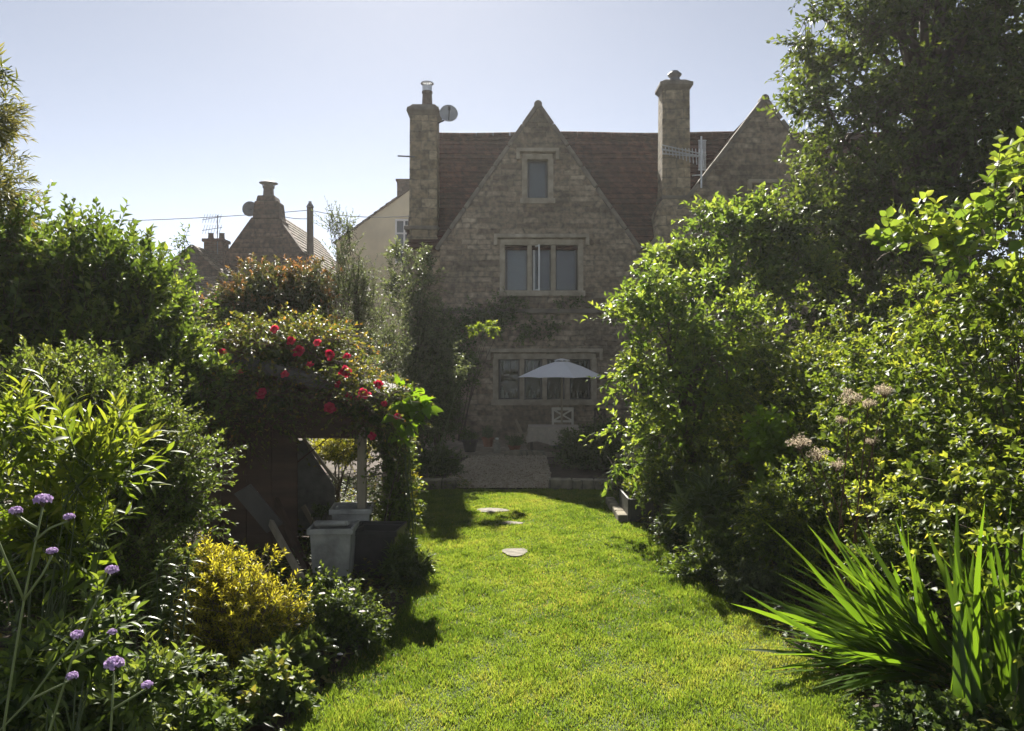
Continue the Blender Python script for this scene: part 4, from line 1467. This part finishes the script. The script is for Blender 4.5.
# verbena: wiry stems with mauve heads
def verbena(stems, heads, label):
    root = thing('verbena', label, 'flower', tuple(stems[0][0] * V(1, 1, 0)), 'mauve verbena in the left foreground')
    mb = MB()
    for s in stems:
        k = len(s)
        mb.tube(s, np.linspace(.0034, .0022, k) if k > 2 else [.0024, .0018], 6)
    mb.build('stem', M['palestem'], root, smooth=True)
    for c, r in heads:
        r *= .86
        n = 150
        d = rdir(n)
        d[:, 2] = np.abs(d[:, 2]) * .9 - .12
        d = unit(d)
        p = c + d * V(r, r, r * .62) * rng.uniform(.75, 1.0, (n, 1))
        a = unit(np.cross(d, rdir(n)))
        h = leaf_mesh('flower_head', LM['petalmauve'], root, p, a * .8 + d * .5, d, r * .42, r * .38, rng.random(n), 'petal', .1, .1)
        mb = MB().lathe([(.002, -r * .9), (r * .5, -r * .25), (r * .6, 0), (r * .4, r * .2)], c, 8)
        mb.build('calyx', M['darkwood'], h)


Y0 = 1.95
q = lambda x, y, dy=0: at(x, y, Y0 + dy)
def down(p): return V(p[0] - .05, p[1] + .05, 0)
a = q(24, 600)
verbena([[down(q(2, 760)), q(4, 725), q(14, 660), a, q(34, 550), q(43, 506)], [a, q(6, 560, -.03), q(-12, 515, -.05)], [a, q(42, 575), q(52, 556)],
         [q(35, 540), q(50, 528), q(68, 521)], [q(37, 528), q(27, 522), q(17, 515)]],
        [(q(43, 500), .022), (q(16, 511), .016), (q(69, 517), .014), (q(52, 551), .014), (q(-12, 512, -.05), .014)], 'verbena with the highest mauve heads, at the far left')
a = q(72, 660, .12)
verbena([[down(q(40, 780, .12)), q(48, 735, .12), a, q(92, 610, .12), q(110, 575, .12)], [a, q(92, 648, .12), q(110, 636, .12)]],
        [(q(112, 570, .12), .018), (q(112, 632, .12), .012)], 'verbena with one leaning stem and a mauve head beside the lime leaves')
a = q(30, 700, .05)
verbena([[down(q(-20, 760, .05)), q(-5, 735, .05), a, q(55, 665, .05), q(75, 640, .05)], [a, q(50, 690, .05), q(71, 680, .05)]],
        [(q(77, 635, .05), .017), (q(72, 676, .05), .015)], 'verbena leaning right with two small heads near the bottom left corner')
a = q(112, 710, -.02)
verbena([[down(q(110, 790, -.02)), q(110, 740, -.02), q(112, 710, -.02), q(114, 672, -.02)], [a, q(128, 700, -.02), q(146, 689, -.02)]],
        [(q(114, 664, -.02), .024), (q(147, 685, -.02), .014)], 'verbena with the broadest mauve head, lowest of the group')

# rose over the shelter
LOBR = [lob(215, 365, 6.9, 55, 32, .6), lob(270, 355, 7.0, 50, 28, .6), lob(320, 362, 7.2, 42, 22, .5), lob(355, 395, 6.8, 30, 30, .45), lob(195, 400, 6.6, 45, 35, .5), lob(245, 395, 6.7, 45, 18, .3), lob(300, 345, 7.4, 50, 22, .5), lob(378, 420, 6.8, 20, 40, .3), lob(265, 400, 6.62, 34, 12, .14), lob(240, 420, 6.6, 40, 14, .15)]
rose = plant('climbing_rose', 'climbing rose with red blooms sprawling over the shelter roof', 'rose', (-2.95, 7.7, 0), LOBR, LM['rose'], M['redwood'],
             1500, .36, 12, .050, .030, up=.30, out=.5, rnd=.85, nstem=12, droop=.35, interior=.2, tipgrow=.4)
for i, (x, y, r) in enumerate(((292, 341, .055), (318, 343, .04), (299, 352, .05), (262, 394, .05), (352, 397, .055), (364, 394, .05), (398, 417, .045), (310, 366, .035),
                             (330, 355, .04), (345, 372, .04), (240, 372, .03), (222, 352, .03), (378, 385, .04), (372, 436, .035), (275, 330, .035), (338, 385, .03), (384, 404, .03), (330, 408, .04), (285, 375, .035), (347, 357, .035))):
    c = at(x, y, (6.42 if i not in (0, 1, 2, 8) else 6.6) + rng.uniform(0, .12))
    n = int(rng.integers(16, 30))
    r *= rng.uniform(.7, 1.12)
    ph = np.arange(n) * 2.4
    el = np.linspace(1.35, -.25, n)
    ax = unit(V(rng.normal() * .3, -.75, .45 + rng.normal() * .3))
    u = unit(np.cross(ax, V(1, .1, 0)))
    w = np.cross(ax, u)
    d = (u * np.cos(ph)[:, None] + w * np.sin(ph)[:, None]) * np.cos(el)[:, None] + ax * np.sin(el)[:, None]
    leaf_mesh('rose_bloom', LM['petalred'], rose, np.repeat(c[None], n, 0) + d * r * .15, d, np.tile(ax, (n, 1)) + d * .2, r * (1.05 - .25 * np.sin(np.clip(el, 0, 2))) * rng.uniform(.7, 1.2, n), r * .95, np.clip(rng.random(n) * .5 + rng.uniform(0, .5), 0, 1), 'petal', .45, -.25)

plant('big_leaf_vine', 'vine with large bright lime leaves at the right end of the shelter', 'vine', (-.92, 6.9, 0),
      [lob(402, 395, 6.75, 14, 30, .12), lob(396, 440, 6.75, 14, 45, .12)], LM['vine'], M['greenstem'], 16, .16, 5, .15, .11, prof='heart', nstem=5, stem_r=.006, interior=0, fold=.2, curl=.3, up=.2, face=.7, ang=70)
plant('ivy_column', 'narrow column of small climbing leaves right of the shelter post', 'climber', (-1.12, 6.95, 0),
      [lob(391, 450, 7.05, 16, 60, .16), lob(393, 525, 7.05, 13, 46, .16), lob(402, 500, 7.0, 12, 60, .14)], LM['privet'], W, 420, .13, 10, .045, .028, nstem=8, interior=.25, up=.3)
low('yellow_perennial', 'small yellow-green plant at the lawn edge right of the shelter', 'plant', 405, 500, 7.2, 14, 26, .2, LM['gold'], 60, .05, .025)
low('planter_herb', 'small dull green plant growing in the rear white planter', 'plant', 322, 514, 6.9, 16, 12, .1, LM['grey'], 60, .04, .02, ground=.42)
plant('golden_bush', 'sunlit golden shrub seen through the shelter opening', 'shrub', (-2.2, 9.6, 0),
      [lob(342, 452, 9.6, 30, 18, .35)], LM['gold'], W, 260, .14, 11, .05, .022, nstem=8)

# middle distance, left
plant('photinia', 'rounded shrub with coppery red young leaves in front of the cottages', 'shrub', (-3.2, 9.3, 0),
      [lob(265, 300, 9.3, 42, 38, .6), lob(235, 325, 9.2, 34, 38, .5), lob(305, 305, 9.4, 34, 45, .5), lob(260, 350, 9.3, 70, 50, .6)],
      LM['photinia'], W, 1500, .20, 12, .062, .028, up=.7, out=.55, nstem=16, interior=.3, tipgrow=.5)
plant('slender_tree', 'slender pale-leaved young tree with bare shoots left of the cream house', 'tree', (-1.95, 9.9, 0),
      [lob(345, 330, 9.9, 28, 60, .35), lob(352, 285, 9.9, 22, 45, .3), lob(340, 250, 9.9, 14, 30, .2), lob(378, 345, 9.9, 26, 50, .3), lob(368, 300, 9.9, 14, 36, .2), lob(330, 370, 9.8, 40, 40, .4), lob(352, 232, 9.9, 6, 18, .1)],
      LM['grey'], W, 820, .24, 11, .045, .017, up=.85, out=.35, nstem=22, trunk=([(-1.95, 9.9, -.05), (-1.95, 9.9, .8), (-1.98, 9.9, 1.8), (-2.0, 9.9, 2.9)], [.045, .04, .03, .012]),
      part='crown', stem_part='trunk', interior=.12, droop=.02)
plant('pear_shoots', 'thin leafy shoots standing up against the sky left of the cottage chimneys', 'shrub', (-3.6, 8.6, 0),
      [lob(190, 255, 8.6, 8, 22, .1), lob(188, 290, 8.6, 14, 25, .2), lob(200, 330, 8.6, 26, 35, .3)], LM['laurel'], W, 110, .22, 9, .06, .03, up=.9, out=.3, nstem=9, interior=.1)
plant('olive_shrub', 'tall grey-green shrub growing against the left end of the stone house', 'shrub', (-1.6, 12.4, 0),
      [lob(412, 300, 12.4, 24, 45, .5), lob(428, 268, 12.4, 8, 26, .2), lob(405, 360, 12.3, 34, 55, .6), lob(430, 380, 12.3, 28, 60, .5), lob(400, 260, 12.4, 6, 18, .15), lob(440, 340, 12.4, 16, 40, .4), lob(405, 420, 12.2, 30, 50, .5)],
      LM['grey'], W, 950, .30, 12, .075, .032, up=.7, out=.5, nstem=20, interior=.12)
plant('background_hedge', 'dark hedge filling the boundary behind the shelter and photinia', 'hedge', (-4.4, 9.5, 0),
      [(V(-4.9, 7.6, 1.1), V(.8, 1.3, 1.2)), (V(-5, 9.6, 1.1), V(.8, 1.4, 1.3)), (V(-4.7, 11.8, 1.1), V(.9, 1.5, 1.3)), (V(-3.6, 12.9, 1.2), V(1.2, .8, 1.4)), (V(-2.6, 13.2, 1.1), V(.9, .7, 1.2))],
      LM['laurel'], W, 1500, .26, 10, .085, .045, nstem=10, interior=.3)
low('dark_shrub', 'dark low shrub behind the left stone edging', 'shrub', 428, 462, 12.2, 30, 20, .4, LM['ivy'], 260, .06, .03)
plant('dark_shrub', 'dark bushy shrub against the house wall left of the ground floor window', 'shrub', (-1.5, 15.2, 0),
      [lob(430, 420, 15.2, 30, 40, .5), lob(455, 370, 15.6, 22, 40, .4), lob(440, 400, 15.4, 24, 50, .5)], LM['ivy'], W, 620, .26, 10, .07, .035, nstem=12)
plant('climbing_vine', 'dark creeper spread over the house front between the two storeys', 'climber', (-1.2, 17.8, 0),
      [lob(468, 325, 17.82, 34, 26, .09), lob(505, 316, 17.85, 26, 24, .08), lob(535, 330, 17.86, 24, 14, .06), lob(450, 360, 17.75, 22, 50, .12), lob(440, 410, 17.7, 18, 40, .1), lob(572, 305, 17.9, 14, 8, .05)],
      LM['ivy'], W, 560, .30, 9, .08, .05, nstem=6, stem_r=.012, interior=.1, out=.3, up=.2, rnd=.8)
plant('sunlit_sapling', 'thin sapling whose one sunlit leafy branch shows bright before the dark house wall', 'tree', (-1.25, 11.9, 0), [lob(492, 328, 11.8, 13, 3, .12), lob(478, 331, 11.8, 8, 3, .1)], LM['lime'], M['palestem'], 34, .13, 8, .075, .045, nstem=2, stem_r=.006, interior=0, up=.1, twigs=False)

# ------------------------------------------------------------------ planting: right side
plant('patio_shrub', 'dark rounded shrub in shade right of the patio table', 'shrub', (1.25, 13.4, 0),
      [lob(588, 452, 13.4, 30, 22, .6), lob(606, 446, 13.4, 24, 26, .5), lob(578, 466, 13.2, 24, 16, .4), lob(600, 465, 13.0, 36, 22, .5)], LM['ivy'], W, 700, .24, 10, .06, .032, nstem=12)
plant('apple_tree', 'small bright-leaved apple tree leaning over the lawn on the right', 'tree', (2.0, 8.7, 0),
      [lob(662, 312, 8.7, 34, 34, .6), lob(700, 325, 8.6, 44, 45, .7), lob(662, 375, 8.5, 26, 36, .5), lob(690, 390, 8.5, 52, 60, .7), lob(624, 328, 8.5, 18, 10, .25), lob(632, 374, 8.5, 16, 9, .25),
       lob(634, 345, 8.45, 20, 9, .25), lob(636, 400, 8.4, 22, 7, .2), lob(640, 425, 8.4, 24, 9, .25), lob(636, 462, 8.3, 24, 8, .2), lob(650, 285, 8.6, 22, 9, .25), lob(640, 310, 8.5, 18, 14, .3), lob(672, 440, 8.4, 34, 24, .45)],
      LM['apple'], W, 640, .32, 10, .092, .050, up=.35, out=.75, nstem=30, trunk=([(2.08, 8.8, -.05), (2.04, 8.8, .5), (2.02, 8.75, 1.0), (2.06, 8.8, 1.7)], [.085, .07, .06, .045]),
      part='crown', stem_part='trunk', interior=.08, droop=.28)
plant('hazel_tree', 'loose green tree rising behind the hedge beside the tall dark tree', 'tree', (3.0, 10.9, 0),
      [lob(690, 285, 10.8, 46, 34, .7), lob(665, 262, 10.6, 22, 16, .4), lob(730, 240, 10.9, 34, 28, .6), lob(745, 285, 10.9, 46, 36, .7), lob(775, 225, 11, 28, 28, .5), lob(790, 275, 10.9, 36, 34, .6), lob(715, 215, 10.9, 14, 14, .3)],
      LM['apple'], W, 780, .34, 10, .115, .07, up=.5, out=.6, nstem=24, trunk=([(3.0, 10.9, -.05), (3.0, 10.9, .8), (3.05, 10.9, 1.7), (3.2, 10.9, 2.6)], [.09, .08, .06, .03]),
      part='crown', stem_part='trunk', interior=.06, droop=.2, clump=9)
HL = []
for i, yy in enumerate(np.arange(2.6, 10.2, .62)):
    HL.append((V(3.05 + rng.uniform(-.08, .08), yy, 1.18), V(.62 + rng.uniform(-.06, .1), .5, 1.12 + rng.uniform(-.06, .10))))
    HL.append((V(3.0 + rng.uniform(-.1, .1), yy + .3, .75), V(.66, .5, .75)))
HL += [(V(2.95, 4.4, 2.15), V(.35, .4, .3)), (V(3.0, 3.3, 2.2), V(.4, .4, .35)), (V(3.05, 5.6, 2.1), V(.35, .5, .25))]
plant('hedge', 'long clipped mixed hedge with sunlit yellow-green top on the right', 'hedge', (3.05, 6, 0), HL, LM['hedge'], W,
      5600, .17, 11, .056, .037, up=.4, out=.75, nstem=40, interior=.25, shell=.32, hemi=-.75, tipgrow=.35, clump=6)
plant('plum_shoots', 'tall shoots with rounded bright leaves rising above the hedge at the right edge', 'tree', (3.2, 4.7, 0),
      [lob(985, 215, 4.7, 26, 60, .25), lob(1022, 200, 4.7, 18, 44, .2), lob(945, 235, 4.75, 26, 30, .22), lob(900, 240, 4.8, 16, 22, .18), lob(1015, 250, 4.6, 40, 50, .3), lob(960, 275, 4.7, 60, 30, .3)],
      LM['apple'], W, 85, .26, 8, .075, .056, prof='ovate', up=.85, out=.35, nstem=12, stem_r=.008, interior=.05, ang=65, face=.5, tipsize=.85, part='crown', stem_part='trunk')
BT = [lob(915, 40, 12, 95, 70, 1.7), lob(850, 60, 12, 48, 45, 1.1), lob(865, 130, 11.6, 62, 48, 1.3), lob(955, 130, 11.8, 80, 70, 1.6), lob(828, 180, 11.4, 40, 34, .9), lob(905, 205, 11.6, 85, 60, 1.5), lob(1000, 60, 12, 80, 100, 1.7),
      lob(880, -40, 12.2, 70, 60, 1.4), lob(1000, 210, 11.8, 80, 80, 1.5), lob(830, 240, 11.4, 60, 45, 1.1), lob(900, 290, 11.5, 110, 70, 1.4), lob(808, 25, 12, 26, 26, .6), lob(806, 115, 11.6, 18, 26, .5), lob(792, 200, 11.3, 18, 24, .5), lob(780, 240, 11, 40, 40, .8), lob(1060, 130, 12, 90, 120, 1.7), lob(950, -70, 12.2, 120, 70, 1.6)]
plant('large_tree', 'tall dark broadleaf tree filling the upper right against the sky', 'tree', (6.3, 12, 0), BT, LM['oak'], W,
      4600, .48, 12, .118, .070, up=.3, out=.65, rnd=.6, nstem=60, trunk=([(6.2, 12, -.1), (6.15, 12, 1.6), (6.3, 12, 3.2), (6.5, 12, 5.0), (6.6, 12, 6.6)], [.24, .2, .17, .12, .06]), limb_r=.08, twig=.004,
      part='crown', stem_part='trunk', interior=.03, shell=.7, clump=16, droop=.3)
plant('shade_shrub', 'dark evergreen shrub behind the hedge below the tall tree', 'shrub', (5.2, 10.2, 0),
      [(V(4.6, 9.8, 1.4), V(.9, .9, 1.6)), (V(5.6, 9.4, 1.5), V(1, .9, 1.6)), (V(6.8, 9.5, 1.6), V(1.1, 1, 1.7)), (V(5.2, 11.6, 1.8), V(1.2, .9, 1.8)), (V(4.4, 12.5, 1.4), V(1.0, .9, 1.6)), (V(3.3, 11.4, 1.3), V(.9, .9, 1.5)), (V(3.0, 13.6, 1.3), V(1.0, .9, 1.5))],
      LM['oak'], W, 1900, .3, 11, .095, .05, nstem=14, interior=.3)
# understory on the right
low('glossy_perennial', 'glossy dark perennial with long arching leaves at the foot of the apple tree', 'plant', 722, 505, 7.2, 34, 30, .35, LM['lily'], 120, .17, .035, 'lance', face=.5)
low('backlit_perennial', 'bright backlit leafy stems standing before the hedge beside the apple tree', 'plant', 772, 455, 7.0, 16, 46, .2, LM['vine'], 60, .09, .06, 'ovate')
low('leafy_mound', 'leafy green mound at the right lawn edge beside the strap-leaved clump', 'plant', 722, 555, 6.35, 38, 34, .3, LM['privet'], 420, .045, .026)
low('pale_mound', 'low pale speckled leafy plant at the right lawn edge', 'plant', 752, 583, 5.75, 30, 22, .22, LM['grey'], 260, .035, .022)
low('dark_mound', 'low dark rounded plant between trough and hedge at the lawn edge', 'plant', 690, 528, 7.5, 26, 26, .3, LM['ivy'], 260, .05, .03)
low('shade_fern', 'dull green bushy plant in shade behind the dark trough', 'plant', 672, 482, 8.3, 32, 26, .35, LM['cover'], 320, .05, .026)
low('edge_shrub', 'dark bushy plant in shade right of the wooden post', 'plant', 690, 450, 8.9, 50, 60, .5, LM['privet'], 420, .06, .032)
low('dense_mound', 'dense small-leaved bush in front of the hedge, below the dry flower heads', 'plant', 800, 520, 6.0, 50, 50, .35, LM['hedge'], 620, .045, .026)
low('corner_bush', 'leafy bush between the two strap-leaved clumps and the hedge', 'plant', 900, 555, 5.0, 40, 45, .25, LM['privet'], 380, .04, .025)
low('corner_groundcover', 'dark ground-hugging leaves under the strap-leaved clump at bottom right', 'plant', 940, 735, 3.7, 80, 18, .3, LM['ivy'], 160, .045, .03)

# dry flower heads
root = thing('dry_flowers', 'tall plant with fluffy faded tan flower heads before the hedge', 'flower', (2.2, 5.1, 0))
mb = MB()
for i, (x, y, r, Y) in enumerate(((851, 397, .075, 4.95), (885, 390, .075, 5.0), (868, 404, .05, 4.95), (799, 441, .075, 5.1), (818, 453, .065, 5.05), (836, 464, .06, 5.0), (872, 441, .045, 5.0), (842, 420, .04, 5.0))):
    c = at(x, y, Y)
    n = 420
    sub = c + unit(rng.normal(size=(16, 3)) * V(1, 1, .55)) * V(r, r, r * .6) * rng.uniform(.4, 1, (16, 1))
    k = rng.integers(0, 16, n)
    d = rdir(n)
    p = sub[k] + d * r * .26 * rng.uniform(.5, 1, (n, 1))
    h = leaf_mesh('flower_head', LM['seedtan'], root, p, d, rdir(n), r * .16, r * .09, rng.random(n), 'simple', .2, .2)
    b0 = V(2.1 + .05 * i, 5.1, 0)
    mb.tube([b0, (b0 + c) / 2 + V(.02, 0, .15), c - V(0, 0, r * .6)], [.007, .005, .003], 5)
    for s in sub:
        mb.tube([c - V(0, 0, r * .8), s], .0016, 4)
mb.build('stem', M['redwood'], root)


# strap-leaved clumps
def strap(px, py, Y, n, az0, az1, el0, el1, L0, L1, label, wd=.034):
    b = at(px, py, Y) * V(1, 1, 0)
    root = thing('strap_leaf_clump', label, 'plant', b, 'strap-leaved clumps at the right border')
    az = np.radians(rng.uniform(az0, az1, n))
    el = np.radians(rng.uniform(el0, el1, n))
    d = np.stack([np.cos(az) * np.cos(el), np.sin(az) * np.cos(el), np.sin(el)], 1)
    base = b + np.stack([rng.normal(size=n) * .11, rng.normal(size=n) * .11, np.full(n, .0)], 1)
    up = V(0, 0, 1) - d * d[:, 2:3]
    nn = unit(up + rng.normal(size=(n, 3)) * .55)
    L = rng.uniform(L0, L1, n)
    tn = np.where(rng.random(n) < .0, 1.0, rng.uniform(0, .9, n))
    leaf_mesh('foliage', LM['strap'], root, base, d, nn, L, wd * rng.uniform(.7, 1.25, n), tn, 'blade', .3, .22, True)
    return root


strap(938, 668, 4.35, 130, 125, 212, 14, 64, .6, 1.05, 'large clump of sword-shaped leaves fanning left over the lawn', .038)
strap(1012, 730, 3.72, 56, 40, 140, 66, 89, .75, 1.12, 'upright clump of sword-shaped leaves at the bottom right corner', .034)
strap(880, 690, 4.4, 26, 150, 230, 5, 30, .4, .7, 'drooping outer sword leaves lying low over the lawn edge', .022)

# ground cover and litter in the borders
n = 26000
x = np.concatenate([rng.uniform(-4.2, -.6, n), rng.uniform(1.25, 4.0, n)])
y = rng.uniform(2.4, 11.5, 2 * n)
ok = ~inside(LAWN, x, y) & (np.abs(x) < y * .72 + .5)
x, y = x[ok], y[ok]
n = len(x)
hh = np.abs(rng.normal(size=n)) * .05 * (1 + .6 * wav(x, y, 5, 9)) + .01
d = rdir(n)
d[:, 2] = np.abs(d[:, 2]) * .5
o = leaf_mesh('ground_cover', LM['cover'], None, np.stack([x, y, np.clip(hh, .004, .2)], 1), d, rdir(n) * .5 + V(0, 0, 1), rng.uniform(.03, .07, n), rng.uniform(.018, .035, n), rng.random(n), 'simple', .3, .3)
tag(o, 'low dark green leaves covering the soil of the borders', 'ground cover', kind='stuff')

# ------------------------------------------------------------------ air volume added to imitate lens glare and lift the shadows
m = bpy.data.materials.new('glare_veil')
m.use_nodes = True
nt = m.node_tree
nt.nodes.remove(nt.nodes['Principled BSDF'])
pv = nt.nodes.new('ShaderNodeVolumePrincipled')
pv.inputs['Color'].default_value = (.95, .95, .93, 1)
pv.inputs['Density'].default_value = VEIL_D
pv.inputs['Anisotropy'].default_value = .45
nt.links.new(pv.outputs[0], nt.nodes['Material Output'].inputs['Volume'])
M['glare_veil'] = m
tag(MB().box((0, 110, 4.75), (304, 304, 11.5)).build('glare_veil', m), kind='stuff')
